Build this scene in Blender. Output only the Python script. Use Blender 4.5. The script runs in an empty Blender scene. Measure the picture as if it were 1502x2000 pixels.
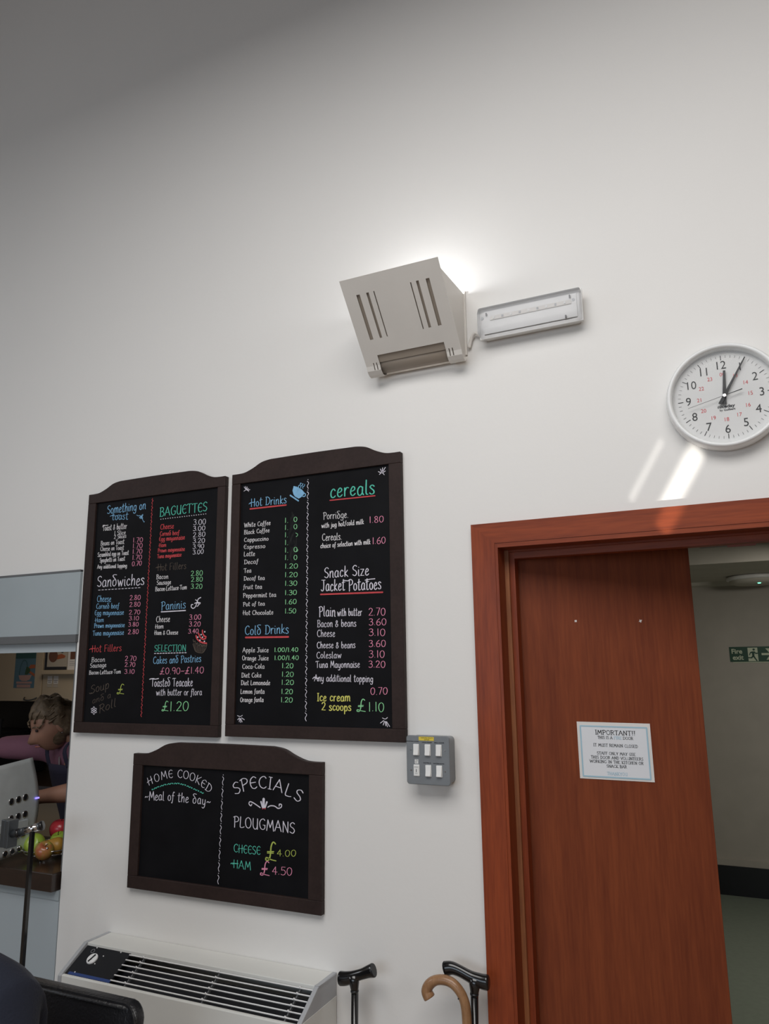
import bpy, bmesh, math, random
from mathutils import Vector, Matrix
R = math.radians
S = bpy.context.scene
COL = S.collection
# ------------------------------------------------------------------ camera, world, lights, exposure
def make_camera():
    f, yaw, pitch, roll = 1461.496, 0.432719, 0.198878, -0.0128815
    cy, sy, cp, sp = math.cos(yaw), math.sin(yaw), math.cos(pitch), math.sin(pitch)
    fwd = Vector((-sy*cp, cy*cp, sp)); right = Vector((cy, sy, 0)); up = right.cross(fwd)
    cr, sr = math.cos(roll), math.sin(roll)
    r2 = right*cr + up*sr; u2 = -right*sr + up*cr
    cam = bpy.data.cameras.new('camera'); o = bpy.data.objects.new('camera', cam); COL.objects.link(o)
    m = Matrix((r2, u2, -fwd)).transposed().to_4x4(); m.translation = Vector((0, -2.2, 1.72))
    o.matrix_world = m
    cam.sensor_fit = 'HORIZONTAL'; cam.sensor_width = 36.0; cam.lens = f/1502*36; cam.clip_start = .02
    S.camera = o
make_camera()
S.view_settings.view_transform = 'Standard'; S.view_settings.look = 'None'
S.view_settings.gamma = 1; S.view_settings.use_curve_mapping = False
S.view_settings.exposure = -0.05
w = bpy.data.worlds.new('world'); S.world = w; w.use_nodes = True
w.node_tree.nodes['Background'].inputs[0].default_value = (.6, .63, .7, 1)
w.node_tree.nodes['Background'].inputs[1].default_value = .3
def area(name, loc, target, sx, sy, watts, color=(1, 1, 1), spread=None, upv=None):
    l = bpy.data.lights.new(name, 'AREA'); l.shape = 'RECTANGLE'; l.size = sx; l.size_y = sy
    l.energy = watts; l.color = color
    if spread is not None: l.spread = spread
    o = bpy.data.objects.new(name, l); COL.objects.link(o)
    z = (Vector(loc)-Vector(target)).normalized()
    yv = Vector(upv) if upv else Vector((0, 0, 1))
    if abs(z.dot(yv.normalized())) > .99: yv = Vector((0, 1, 0))
    x = yv.cross(z).normalized(); y = z.cross(x)
    m = Matrix((x, y, z)).transposed().to_4x4(); m.translation = Vector(loc); o.matrix_world = m
    return o
area('hanging_lights', (-.35, -2.5, 3.80), (-.35, -1.75, 0), 3.0, 2.0, 94, (1, .985, .965))
area('window_daylight', (-1.6, -6.6, 2.0), (-1.2, 0, 1.3), 4.2, 1.8, 66, (.74, .87, 1))
area('side_window_daylight', (-5.2, -3.0, 3.2), (-1.2, 0, 1.5), 1.6, 1.2, 22, (.88, .94, 1))
area('corridor_light', (.7, 2.4, 2.27), (.5, 2.8, 0), .5, .5, 16, (1, .95, .86))
area('kitchen_light', (-3.9, 1.35, 2.46), (-4.3, 1.7, 0), .5, .9, 6.5, (1, .86, .70))
# the reflected sunlight that falls on the wall beneath the clock and on the door head
_d = Vector((-.09, 0, -.15))
area('reflected_sun', (.42, -1.55, .35), (-.108, 0, 2.195), .034, .20, .034, (1, .96, .88), R(.7), upv=_d)
area('reflected_sun_sliver', (.32, -1.55, .35), (-.190, 0, 2.25), .009, .16, .0035, (1, .97, .9), R(.6), upv=_d)

# ------------------------------------------------------------------ materials
def mat(name, color, rough=.5, metal=0, spec=.5, noise=None, bump=None, grain=None, coat=0, trans=0, emit=None, alpha=1, sheen=0):
    """noise=(scale, amount) mottles the colour; bump=(scale, strength); grain=(dark colour, (sx,sy,sz)) draws wood grain"""
    m = bpy.data.materials.new(name); m.use_nodes = True
    nt = m.node_tree; b = nt.nodes['Principled BSDF']; N = nt.nodes; L = nt.links
    c = (*color, 1)
    b.inputs['Base Color'].default_value = c; b.inputs['Roughness'].default_value = rough
    b.inputs['Metallic'].default_value = metal; b.inputs['Specular IOR Level'].default_value = spec
    b.inputs['Coat Weight'].default_value = coat; b.inputs['Coat Roughness'].default_value = .15
    b.inputs['Transmission Weight'].default_value = trans
    b.inputs['Sheen Weight'].default_value = sheen
    tc = N.new('ShaderNodeTexCoord')
    if grain:
        dark, sc = grain
        mp = N.new('ShaderNodeMapping'); mp.inputs['Scale'].default_value = sc; L.new(tc.outputs['Object'], mp.inputs[0])
        n1 = N.new('ShaderNodeTexNoise'); n1.inputs['Scale'].default_value = 1; n1.inputs['Detail'].default_value = 5; n1.inputs['Roughness'].default_value = .65
        L.new(mp.outputs[0], n1.inputs['Vector'])
        mp2 = N.new('ShaderNodeMapping'); mp2.inputs['Scale'].default_value = tuple(s*7 for s in sc); L.new(tc.outputs['Object'], mp2.inputs[0])
        n2 = N.new('ShaderNodeTexNoise'); n2.inputs['Scale'].default_value = 1; n2.inputs['Detail'].default_value = 3
        L.new(mp2.outputs[0], n2.inputs['Vector'])
        mx = N.new('ShaderNodeMath'); mx.operation = 'MULTIPLY_ADD'; mx.inputs[1].default_value = .45
        L.new(n2.outputs['Fac'], mx.inputs[0]); 
        m2 = N.new('ShaderNodeMath'); m2.operation = 'MULTIPLY'; m2.inputs[1].default_value = .6; L.new(n1.outputs['Fac'], m2.inputs[0]); L.new(m2.outputs[0], mx.inputs[2])
        r = N.new('ShaderNodeValToRGB'); r.color_ramp.elements[0].position = .34; r.color_ramp.elements[1].position = .68
        r.color_ramp.elements[0].color = (*dark, 1); r.color_ramp.elements[1].color = c
        L.new(mx.outputs[0], r.inputs[0]); L.new(r.outputs[0], b.inputs['Base Color'])
        bp = N.new('ShaderNodeBump'); bp.inputs['Strength'].default_value = .08; bp.inputs['Distance'].default_value = .002
        L.new(n2.outputs['Fac'], bp.inputs['Height']); L.new(bp.outputs[0], b.inputs['Normal'])
    else:
        ns, am = noise or (6, .05)
        n1 = N.new('ShaderNodeTexNoise'); n1.inputs['Scale'].default_value = ns; n1.inputs['Detail'].default_value = 4
        L.new(tc.outputs['Object'], n1.inputs['Vector'])
        mr = N.new('ShaderNodeMapRange'); mr.inputs[1].default_value = .3; mr.inputs[2].default_value = .7
        mr.inputs[3].default_value = 1-am; mr.inputs[4].default_value = 1+am
        L.new(n1.outputs['Fac'], mr.inputs[0])
        mul = N.new('ShaderNodeVectorMath'); mul.operation = 'SCALE'; mul.inputs[0].default_value = color
        L.new(mr.outputs[0], mul.inputs['Scale']); L.new(mul.outputs[0], b.inputs['Base Color'])
    if bump:
        n3 = N.new('ShaderNodeTexNoise'); n3.inputs['Scale'].default_value = bump[0]; n3.inputs['Detail'].default_value = 3
        L.new(tc.outputs['Object'], n3.inputs['Vector'])
        bp = N.new('ShaderNodeBump'); bp.inputs['Strength'].default_value = bump[1]; bp.inputs['Distance'].default_value = .003
        L.new(n3.outputs['Fac'], bp.inputs['Height']); L.new(bp.outputs[0], b.inputs['Normal'])
    if emit:
        b.inputs['Emission Color'].default_value = (*emit[0], 1); b.inputs['Emission Strength'].default_value = emit[1]
    return m
def glass(name, tint=(1, 1, 1), ior=1.45, opacity=.12, rough=.03, body=(.8, .8, .8), body_amount=0.0):
    m = bpy.data.materials.new(name); m.use_nodes = True; nt = m.node_tree; N = nt.nodes; L = nt.links
    N.remove(N['Principled BSDF']); out = N['Material Output']
    t = N.new('ShaderNodeBsdfTransparent'); t.inputs[0].default_value = (*tint, 1)
    g = N.new('ShaderNodeBsdfGlossy'); g.inputs['Roughness'].default_value = rough
    fr = N.new('ShaderNodeFresnel'); fr.inputs[0].default_value = ior
    a = N.new('ShaderNodeMath'); a.operation = 'ADD'; a.inputs[1].default_value = opacity; L.new(fr.outputs[0], a.inputs[0])
    mx = N.new('ShaderNodeMixShader'); L.new(a.outputs[0], mx.inputs[0]); L.new(t.outputs[0], mx.inputs[1]); L.new(g.outputs[0], mx.inputs[2])
    d = N.new('ShaderNodeBsdfDiffuse'); d.inputs[0].default_value = (*body, 1)
    m2 = N.new('ShaderNodeMixShader'); m2.inputs[0].default_value = body_amount; L.new(mx.outputs[0], m2.inputs[1]); L.new(d.outputs[0], m2.inputs[2])
    L.new(m2.outputs[0], out.inputs[0]); return m
def wall_mat():
    m = mat('painted_wall', (.80, .785, .765), .55, noise=(1.3, .015), bump=(55, .12)); return m
M = dict(
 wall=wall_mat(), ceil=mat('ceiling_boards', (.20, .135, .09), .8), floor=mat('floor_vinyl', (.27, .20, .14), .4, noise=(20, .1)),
 backwall=mat('back_wall_paint', (.40, .33, .27), .8),
 woodv=mat('stained_sapele_upright', (.29, .058, .018), .48, spec=.22, grain=((.165, .030, .011), (24, 24, 1.6)), coat=.08),
 woodh=mat('stained_sapele_level', (.29, .058, .018), .48, spec=.22, grain=((.165, .030, .011), (1.6, 24, 24)), coat=.08),
 door=mat('sapele_veneer', (.24, .059, .022), .5, spec=.22, grain=((.150, .034, .015), (20, 20, 1.3)), coat=.03),
 bead=mat('raw_timber_edge', (.38, .14, .05), .5, grain=((.2, .07, .03), (16, 16, 1.5))),
 frame=mat('dark_brown_wood', (.038, .0235, .021), .55, spec=.2, grain=((.024, .015, .0135), (14, 14, 14))),
 slate=mat('chalkboard_black', (.0055, .0055, .0068), .6, noise=(9, .25), spec=.12),
 lampw=mat('cream_enamel', (.72, .69, .65), .45, noise=(7, .03)), lampd=mat('lamp_diffuser', (.34, .29, .24), .5),
 whitep=mat('white_plastic', (.78, .78, .77), .35), whitegloss=mat('white_gloss_rim', (.82, .83, .83), .25, coat=.3),
 face=mat('clock_paper', (.66, .66, .655), .6, noise=(3, .01)), ink=mat('black_ink', (.012, .012, .014), .5), redink=mat('red_ink', (.55, .05, .06), .5),
 greymetal=mat('grey_painted_steel', (.185, .20, .215), .38, noise=(30, .05), coat=.2), greytext=mat('grey_print', (.2, .2, .2), .5),
 yellow=mat('yellow_label', (.75, .58, .06), .5), chrome=mat('chrome', (.75, .75, .76), .14, metal=1),
 steel=mat('brushed_steel', (.58, .62, .63), .40, metal=.35, noise=(12, .08)), steeld=mat('dark_steel', (.10, .11, .12), .35, metal=.6),
 heater=mat('ivory_enamel', (.72, .72, .69), .5, noise=(4, .03)), heatertrim=mat('grey_plastic_trim', (.42, .43, .45), .45),
 blackpl=mat('black_plastic', (.012, .013, .016), .32), blackgl=mat('black_gloss_paint', (.008, .008, .009), .18, coat=.5),
 leather=mat('black_leather', (.010, .010, .012), .36, bump=(140, .5)), navy=mat('navy_knit', (.008, .011, .024), .9, bump=(160, .5), sheen=.05),
 bluefilm=mat('blue_film', (.03, .06, .2), .4), slat=mat('pale_slat', (.78, .78, .78), .4),
 bamboo=mat('varnished_bamboo', (.37, .20, .095), .38, grain=((.24, .12, .055), (30, 30, 8)), coat=.3),
 panel=mat('blue_grey_laminate', (.42, .47, .50), .45, noise=(2, .03)), shutter=mat('blue_grey_steel', (.36, .41, .435), .42, noise=(3, .04)),
 greydark=mat('dark_grey_trim', (.12, .125, .13), .5), worktop=mat('dark_wood_worktop', (.040, .024, .018), .28, grain=((.022, .014, .012), (3, 20, 20)), coat=.3),
 cream=mat('cream_cupboard', (.52, .43, .31), .5, noise=(3, .03)), gap=mat('shadow_gap', (.06, .045, .03), .8),
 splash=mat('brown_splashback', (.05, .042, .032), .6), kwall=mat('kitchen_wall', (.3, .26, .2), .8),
 skin=mat('skin', (.33, .17, .115), .55, noise=(25, .06)), lilac=mat('lilac_cotton', (.20, .085, .125), .85, bump=(120, .4)),
 apron=mat('navy_apron', (.015, .014, .035), .85, bump=(90, .4)), tee=mat('pale_tee', (.2, .17, .18), .8),
 hair=mat('grey_blond_hair', (.15, .105, .065), .6, noise=(60, .35), bump=(70, .8)), whitehair=mat('white_hair', (.6, .57, .48), .7, noise=(60, .2), bump=(80, .8)),
 lip=mat('lips', (.32, .11, .09), .5), eye=mat('eye_dark', (.03, .02, .02), .3),
 trouser=mat('dark_trousers', (.02, .02, .025), .9), paper=mat('paper', (.80, .83, .88), .6, noise=(2, .02)), paperw=mat('paper_margin', (.80, .78, .76), .6),
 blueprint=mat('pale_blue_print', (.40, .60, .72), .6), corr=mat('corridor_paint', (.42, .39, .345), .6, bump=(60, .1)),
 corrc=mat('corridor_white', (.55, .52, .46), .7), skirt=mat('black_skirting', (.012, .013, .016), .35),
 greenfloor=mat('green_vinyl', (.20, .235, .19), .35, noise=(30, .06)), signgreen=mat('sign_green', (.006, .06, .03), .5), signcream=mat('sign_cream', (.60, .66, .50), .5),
 pred=mat('red_apple_skin', (.42, .03, .04), .3, noise=(9, .25), coat=.3), pgreen=mat('green_apple_skin', (.30, .42, .05), .3, noise=(9, .1), coat=.3),
 pmix=mat('green_red_apple_skin', (.40, .08, .05), .3, grain=((.30, .30, .05), (9, 9, 4)), coat=.3), pyel=mat('yellow_pear_skin', (.45, .24, .04), .4, noise=(9, .15)),
 pblue=mat('poster_blue', (.10, .20, .27), .6), pteal=mat('poster_teal', (.03, .10, .10), .6), porange=mat('poster_orange', (.42, .12, .05), .6), ppink=mat('poster_pink', (.48, .30, .27), .6),
 pgreenl=mat('poster_leaf', (.04, .09, .04), .6), pbrown=mat('photo_brown', (.16, .07, .045), .6), pblack=mat('photo_black', (.02, .02, .025), .5), pcream=mat('photo_cream', (.5, .45, .38), .6),
 red=mat('red_plastic', (.35, .03, .05), .4), bag=mat('white_paper_bag', (.65, .63, .58), .8, bump=(20, .8)), stain=mat('wood_filler', (.75, .72, .70), .8),
 violet=mat('violet_led', (.1, .05, .5), .4, emit=((.25, .2, 1), 2.2)), greenled=mat('green_led', (.1, .6, .4), .4, emit=((.2, 1, .6), 2.5)),
 clear=glass('clear_cover', ior=1.15, opacity=.0, rough=.04), milky=glass('clear_prismatic_cover', (.96, .96, .97), 1.3, .0, .22, (.72, .72, .73), .22),
)
CH = dict(white=(.70, .68, .70), lavender=(.70, .67, .75), pink=(.78, .28, .42), red=(.60, .07, .08), blue=(.22, .46, .70), green=(.28, .68, .34),
          teal=(.10, .55, .42), yellow=(.70, .67, .16), brown=(.085, .065, .052), lime=(.42, .50, .10))
for k, c in CH.items(): M['chalk_'+k] = mat('chalk_'+k, c, .9, noise=(60, .12))
M['smudge'] = glass('chalk_smudge', (1, 1, 1), 1.0, 0, .9, (.12, .13, .12), .07)

# ------------------------------------------------------------------ builders
def link(name, me, m=None, parent=None, smooth=False, kind=None):
    if isinstance(me, bmesh.types.BMesh):
        b = me; me = bpy.data.meshes.new(name); b.to_mesh(me); b.free()
    if m is not None:
        me.materials.clear(); me.materials.append(M[m] if isinstance(m, str) else m)
    if smooth:
        for p in me.polygons: p.use_smooth = True
    o = bpy.data.objects.new(name, me); COL.objects.link(o)
    if parent is not None:
        o.parent = parent
        q = parent; off = Vector((0, 0, 0)); mw = Matrix.Identity(4)
        while q is not None:
            mw = q.matrix_local @ mw if False else (Matrix.LocRotScale(q.location, q.rotation_euler, q.scale) @ mw); q = q.parent
        me.transform(mw.inverted())
    if kind: o['kind'] = kind
    return o
def thing(name, label, cat, loc=(0, 0, 0), group=None):
    o = bpy.data.objects.new(name, None); COL.objects.link(o); o.location = loc; o.empty_display_size = .05
    return tag(o, label, cat, group)
def tag(o, label, cat, group=None):
    o['label'] = label; o['category'] = cat
    if group: o['group'] = group
    return o
def struct(name, bm, m, parent=None, label=None):
    o = link(name, bm, m, parent)
    if parent is None: o['kind'] = 'structure'
    if label: o['label'] = label
    return o
def box(x0, x1, y0, y1, z0, z1, bm=None):
    bm = bm or bmesh.new()
    v = [bm.verts.new(c) for c in ((x0, y0, z0), (x1, y0, z0), (x1, y1, z0), (x0, y1, z0), (x0, y0, z1), (x1, y0, z1), (x1, y1, z1), (x0, y1, z1))]
    for f in ((3, 2, 1, 0), (4, 5, 6, 7), (0, 1, 5, 4), (1, 2, 6, 5), (2, 3, 7, 6), (3, 0, 4, 7)): bm.faces.new([v[i] for i in f])
    return bm
def bev(o, w=.003, seg=2):
    md = o.modifiers.new('bevel', 'BEVEL'); md.width = w; md.segments = seg; md.limit_method = 'ANGLE'; return o
def prism(pts, y0, y1, bm=None):
    """outline in (x, z), extruded from y0 (front) to y1"""
    bm = bm or bmesh.new(); n = len(pts)
    a = [bm.verts.new((x, y0, z)) for x, z in pts]; b = [bm.verts.new((x, y1, z)) for x, z in pts]
    bm.faces.new(a); bm.faces.new(b[::-1])
    for i in range(n): bm.faces.new((a[i], b[i], b[(i+1) % n], a[(i+1) % n]))
    bmesh.ops.recalc_face_normals(bm, faces=bm.faces[:]); return bm
def prism_x(pts, x0, x1, bm=None):
    """outline in (y, z), extruded along x"""
    bm = bm or bmesh.new(); n = len(pts)
    a = [bm.verts.new((x0, y, z)) for y, z in pts]; b = [bm.verts.new((x1, y, z)) for y, z in pts]
    bm.faces.new(a); bm.faces.new(b[::-1])
    for i in range(n): bm.faces.new((a[i], b[i], b[(i+1) % n], a[(i+1) % n]))
    bmesh.ops.recalc_face_normals(bm, faces=bm.faces[:]); return bm
def rrect(x0, x1, z0, z1, r, n=5):
    P = []
    for cx, cz, a0 in ((x1-r, z1-r, 0), (x0+r, z1-r, 90), (x0+r, z0+r, 180), (x1-r, z0+r, 270)):
        for i in range(n+1):
            a = R(a0+90*i/n); P.append((cx+r*math.cos(a), cz+r*math.sin(a)))
    return P
def disc(cx, cz, r, y0, y1, n=32, bm=None):
    return prism([(cx+r*math.cos(2*math.pi*i/n), cz+r*math.sin(2*math.pi*i/n)) for i in range(n)], y0, y1, bm)
def lathe(prof, n=32, bm=None, M4=None):
    """profile of (radius, height) spun about z"""
    bm = bm or bmesh.new(); rings = []
    for r, h in prof:
        if r < 1e-6: rings.append([bm.verts.new((0, 0, h))])
        else: rings.append([bm.verts.new((r*math.cos(2*math.pi*i/n), r*math.sin(2*math.pi*i/n), h)) for i in range(n)])
    for a, b in zip(rings, rings[1:]):
        for i in range(n):
            j = (i+1) % n
            if len(a) == 1 and len(b) > 1: bm.faces.new((a[0], b[i], b[j]))
            elif len(b) == 1 and len(a) > 1: bm.faces.new((a[i], a[j], b[0]))
            elif len(a) > 1: bm.faces.new((a[i], a[j], b[j], b[i]))
    bmesh.ops.recalc_face_normals(bm, faces=bm.faces[:])
    if M4 is not None: bmesh.ops.transform(bm, matrix=M4, verts=bm.verts[:])
    return bm
def tube(pts, rad, n=10, bm=None, flat=1.0, caps=True):
    bm = bm or bmesh.new(); pts = [Vector(p) for p in pts]; k = len(pts)
    rr = rad if isinstance(rad, (list, tuple)) else [rad]*k
    rings = []; prev = None
    for i, p in enumerate(pts):
        t = (pts[min(i+1, k-1)]-pts[max(i-1, 0)]).normalized()
        if prev is None:
            a = Vector((0, 1, 0)) if abs(t.y) < .9 else Vector((1, 0, 0))
            u = t.cross(a).normalized()
        else: u = (prev - t*prev.dot(t)).normalized()
        prev = u; v = t.cross(u)
        rings.append([bm.verts.new(p+u*rr[i]*math.cos(2*math.pi*j/n)+v*rr[i]*flat*math.sin(2*math.pi*j/n)) for j in range(n)])
    for a, b in zip(rings, rings[1:]):
        for j in range(n): bm.faces.new((a[j], a[(j+1) % n], b[(j+1) % n], b[j]))
    if caps: bm.faces.new(rings[0][::-1]); bm.faces.new(rings[-1])
    bmesh.ops.recalc_face_normals(bm, faces=bm.faces[:]); return bm
def catmull(P, seg=6, closed=False):
    if len(P) < 3: return [tuple(p) for p in P]
    out = []; n = len(P)
    rng = n if closed else n-1
    for i in range(rng):
        p0, p1, p2, p3 = (P[(i-1) % n] if closed or i else P[0]), P[i], P[(i+1) % n], (P[(i+2) % n] if closed or i+2 < n else P[-1])
        for s in range(seg):
            t = s/seg
            out.append(tuple(.5*((2*b)+(-a+c)*t+(2*a-5*b+4*c-d)*t*t+(-a+3*b-3*c+d)*t**3) for a, b, c, d in zip(p0, p1, p2, p3)))
    out.append(tuple(P[0] if closed else P[-1])); return out
def ellipsoid(c, rx, ry, rz, n=20, bm=None, rot=None):
    bm = bm or bmesh.new()
    m = Matrix.Translation(Vector(c))
    if rot: m = m @ rot
    bmesh.ops.create_uvsphere(bm, u_segments=n, v_segments=max(8, n*2//3), radius=1, matrix=m @ Matrix.Diagonal((rx, ry, rz, 1)))
    return bm

# ------------------------------------------------------------------ hand lettering: one-stroke alphabet drawn as chalk ribbons
G = {
'A': (.62, '/0,0 .3,1 .6,0;/.12,.36 .5,.36'), 'B': (.52, '/.08,0 .08,1;.0,.98 .3,1 .44,.8 .3,.55 .1,.52;.1,.52 .36,.5 .5,.26 .32,.01 .0,.02'),
'C': (.55, '.52,.85 .38,1 .15,.85 .05,.5 .14,.14 .36,0 .53,.14'), 'D': (.58, '/.1,0 .1,1;.0,.98 .3,.98 .54,.7 .52,.28 .3,.02 .0,.02'),
'E': (.48, '/.45,1 .06,1 .06,0 .46,0;/.06,.52 .38,.52'), 'Є': (.5, '.47,.88 .3,1 .1,.8 .05,.45 .14,.1 .32,0 .48,.12;/.06,.5 .42,.52'),
'F': (.46, '/.08,0 .08,1 .46,1;/.08,.52 .38,.54'), 'G': (.6, '.54,.86 .38,1 .14,.84 .05,.48 .16,.1 .36,0 .54,.14 .54,.42;/.36,.42 .58,.42'),
'H': (.6, '/.1,0 .1,1;/.5,0 .5,1;-.06,.42 .1,.52 .5,.54 .58,.6'), 'I': (.26, '/.13,0 .13,1;/.02,1 .24,1;/.02,0 .24,0'),
'J': (.48, '.3,1 .32,.5 .28,.1 .12,0 .0,.12;/.06,1 .5,1'), 'K': (.55, '/.08,0 .08,1;/.5,1 .1,.45 .52,0'), 'L': (.46, '.1,1 .08,.5 .08,.02 .3,.0 .46,.08'),
'M': (.72, '/.04,0 .14,1 .36,.3 .58,1 .68,0'), 'N': (.6, '/.08,0 .08,1 .52,0 .52,1'), 'O': (.62, '.31,1 .1,.84 .04,.5 .12,.14 .31,0 .5,.14 .58,.5 .5,.84 .31,1'),
'P': (.5, '/.1,-.05 .1,1;-.02,.92 .25,1.02 .47,.85 .42,.58 .12,.46'), 'R': (.54, '/.08,0 .08,1;-.02,.94 .28,1.02 .46,.82 .38,.58 .1,.5;.24,.52 .4,.2 .56,0'),
'S': (.48, '.45,.88 .28,1 .08,.84 .1,.62 .34,.46 .44,.24 .28,.01 .03,.12'), 'T': (.54, '/.28,0 .28,1;-.02,.9 .1,1 .56,1'), 'U': (.58, '.08,1 .08,.3 .26,0 .46,.2 .5,1;/.5,1 .5,0'),
'V': (.58, '/.02,1 .29,0 .56,1'), 'W': (.86, '/.02,1 .22,0 .43,.85 .64,0 .84,1'), 'Y': (.56, '/.02,1 .28,.5 .54,1;/.28,.5 .28,0'),
'a': (.48, '.4,.52 .24,.64 .07,.42 .08,.1 .22,0 .37,.18 .4,.58;.4,.58 .38,.2 .46,.02'), 'b': (.46, '.1,1.02 .07,.5 .08,.04;.08,.3 .24,.62 .41,.42 .36,.08 .2,0 .08,.12'),
'c': (.4, '.37,.5 .24,.63 .08,.42 .08,.12 .22,0 .38,.12'), 'd': (.47, '.4,.5 .24,.62 .07,.4 .08,.1 .22,0 .38,.2;.4,1.02 .38,.3 .46,.02'),
'ð': (.5, '.3,.6 .1,.5 .07,.15 .24,0 .42,.2 .38,.55 .15,.82 .05,.98 .2,1.08 .45,1.05'), 'e': (.42, '.08,.3 .3,.38 .35,.54 .22,.64 .08,.4 .08,.12 .22,0 .39,.14'),
'f': (.34, '.36,.95 .26,1.02 .17,.8 .15,.2 .08,-.22 -.02,-.2;/.04,.58 .34,.6'), 'g': (.46, '.4,.52 .24,.64 .07,.42 .1,.12 .24,.04 .38,.2;.41,.6 .4,0 .3,-.3 .1,-.3 .04,-.18'),
'h': (.46, '.1,1.02 .08,0;.08,.3 .26,.62 .38,.48 .38,.0'), 'i': (.18, '.08,.6 .08,.1 .16,.0;/.09,.82 .1,.84'), 'j': (.22, '.14,.6 .13,-.1 .02,-.32 -.08,-.22;/.15,.82 .16,.84'),
'k': (.42, '.1,1.02 .08,0;/.36,.6 .1,.28 .4,0'), 'l': (.22, '.1,1.02 .08,.12 .2,.0'), 'm': (.7, '.07,.6 .07,0;.07,.34 .22,.62 .34,.5 .34,0;.34,.34 .5,.62 .62,.5 .62,.04 .7,.0'),
'n': (.46, '.07,.6 .07,0;.07,.34 .24,.62 .37,.5 .37,.05 .46,0'), 'o': (.44, '.22,.63 .07,.46 .07,.14 .22,0 .37,.14 .38,.46 .22,.63'),
'p': (.46, '.08,.62 .07,-.38;.07,.32 .24,.63 .4,.42 .36,.08 .2,0 .08,.12'), 'r': (.34, '.07,.6 .07,0;.07,.34 .2,.6 .34,.58'), 's': (.38, '.34,.54 .2,.64 .06,.5 .3,.24 .3,.06 .14,0 .02,.1'),
't': (.34, '.16,.98 .13,.1 .24,0 .32,.06;.0,.68 .1,.72 .36,.74'), 'u': (.47, '.07,.6 .07,.12 .2,0 .36,.18 .38,.6;/.38,.6 .38,.06 .46,0'), 'v': (.42, '/.04,.6 .2,0 .38,.6'),
'w': (.62, '/.04,.6 .18,0 .31,.5 .44,0 .58,.6'), 'x': (.4, '/.04,.6 .36,0;/.36,.6 .04,0'), 'y': (.46, '.07,.6 .08,.14 .22,.04 .37,.2;.39,.6 .36,-.1 .2,-.36 .04,-.28'), 'z': (.4, '/.04,.6 .36,.6 .04,0 .38,0'),
'0': (.6, '.3,1 .1,.8 .06,.35 .22,0 .44,.1 .54,.5 .48,.86 .3,1'), '1': (.28, '/.14,1 .14,0'), '2': (.54, '.06,.8 .22,1 .44,.88 .42,.58 .05,.02;/.05,.02 .52,.02'),
'3': (.52, '.06,.9 .24,1 .44,.86 .36,.6 .2,.54;.2,.54 .44,.46 .46,.14 .22,-.02 .03,.1'), '4': (.54, '/.36,0 .36,1 .03,.34 .54,.34'), '5': (.54, '/.48,1 .12,1 .1,.58;.1,.58 .32,.64 .5,.4 .42,.08 .2,-.02 .04,.08'),
'6': (.56, '.42,1 .16,.7 .06,.3 .2,0 .44,.06 .5,.34 .34,.54 .1,.4'), '7': (.5, '/.04,1 .48,1 .18,0'), '8': (.56, '.46,.86 .28,1 .1,.84 .2,.58 .42,.4 .48,.14 .28,-.01 .08,.14 .16,.42 .38,.6 .46,.86'),
'9': (.54, '.46,.62 .3,.46 .1,.56 .08,.86 .26,1 .46,.88 .48,.5 .4,.0'), '.': (.2, '/.08,.02 .1,.04'), '·': (.22, '/.08,.36 .13,.38'), '/': (.36, '/.04,-.08 .32,1.05'), '-': (.34, '/.04,.36 .28,.38'),
'~': (.52, '.04,.34 .16,.46 .3,.36 .46,.48'), '&': (.5, '.46,.1 .14,.62 .2,.86 .34,.78 .3,.56 .06,.3 .1,.02 .3,.0 .46,.34'), '£': (.66, '.58,.96 .44,1.06 .32,.8 .28,.3 .18,.02 .02,.02 .06,.16 .3,.06 .62,.0;/.1,.5 .48,.52;/.1,.42 .46,.43'),
'!': (.24, '/.12,1 .12,.3;/.11,.02 .13,.04'), ' ': (.3, ''),
}
LIFT = [0]
def ribbon(V, F, pts, w, to3, nib=False):
    """a flat ribbon of width w along 2-D points, lifted to 3-D by to3"""
    if len(pts) == 1: pts = [pts[0], (pts[0][0]+w*.2, pts[0][1])]
    n = len(pts); base = len(V); LIFT[0] = (LIFT[0]+1) % 14; lift = Vector((0, -.00004*LIFT[0], 0))
    t0 = Vector((pts[1][0]-pts[0][0], pts[1][1]-pts[0][1])); t1 = Vector((pts[-1][0]-pts[-2][0], pts[-1][1]-pts[-2][1]))
    t0 = t0.normalized()*w*.35 if t0.length > 0 else Vector((w*.3, 0)); t1 = t1.normalized()*w*.35 if t1.length > 0 else Vector((w*.3, 0))
    pts = [(pts[0][0]-t0.x, pts[0][1]-t0.y)]+list(pts)+[(pts[-1][0]+t1.x, pts[-1][1]+t1.y)]; n += 2
    for i, p in enumerate(pts):
        a, b = pts[max(i-1, 0)], pts[min(i+1, n-1)]
        d = Vector((b[0]-a[0], b[1]-a[1]))
        d = d.normalized() if d.length > 1e-9 else Vector((1, 0))
        k = .5*w*(.35 if i in (0, n-1) else 1)
        if nib: k *= .62+.5*abs(d.y)
        V.append(Vector(to3(p[0]-d.y*k, p[1]+d.x*k))+lift); V.append(Vector(to3(p[0]+d.y*k, p[1]-d.x*k))+lift)
    for i in range(n-1):
        q = base+2*i; F.append((q, q+1, q+3, q+2))
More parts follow.
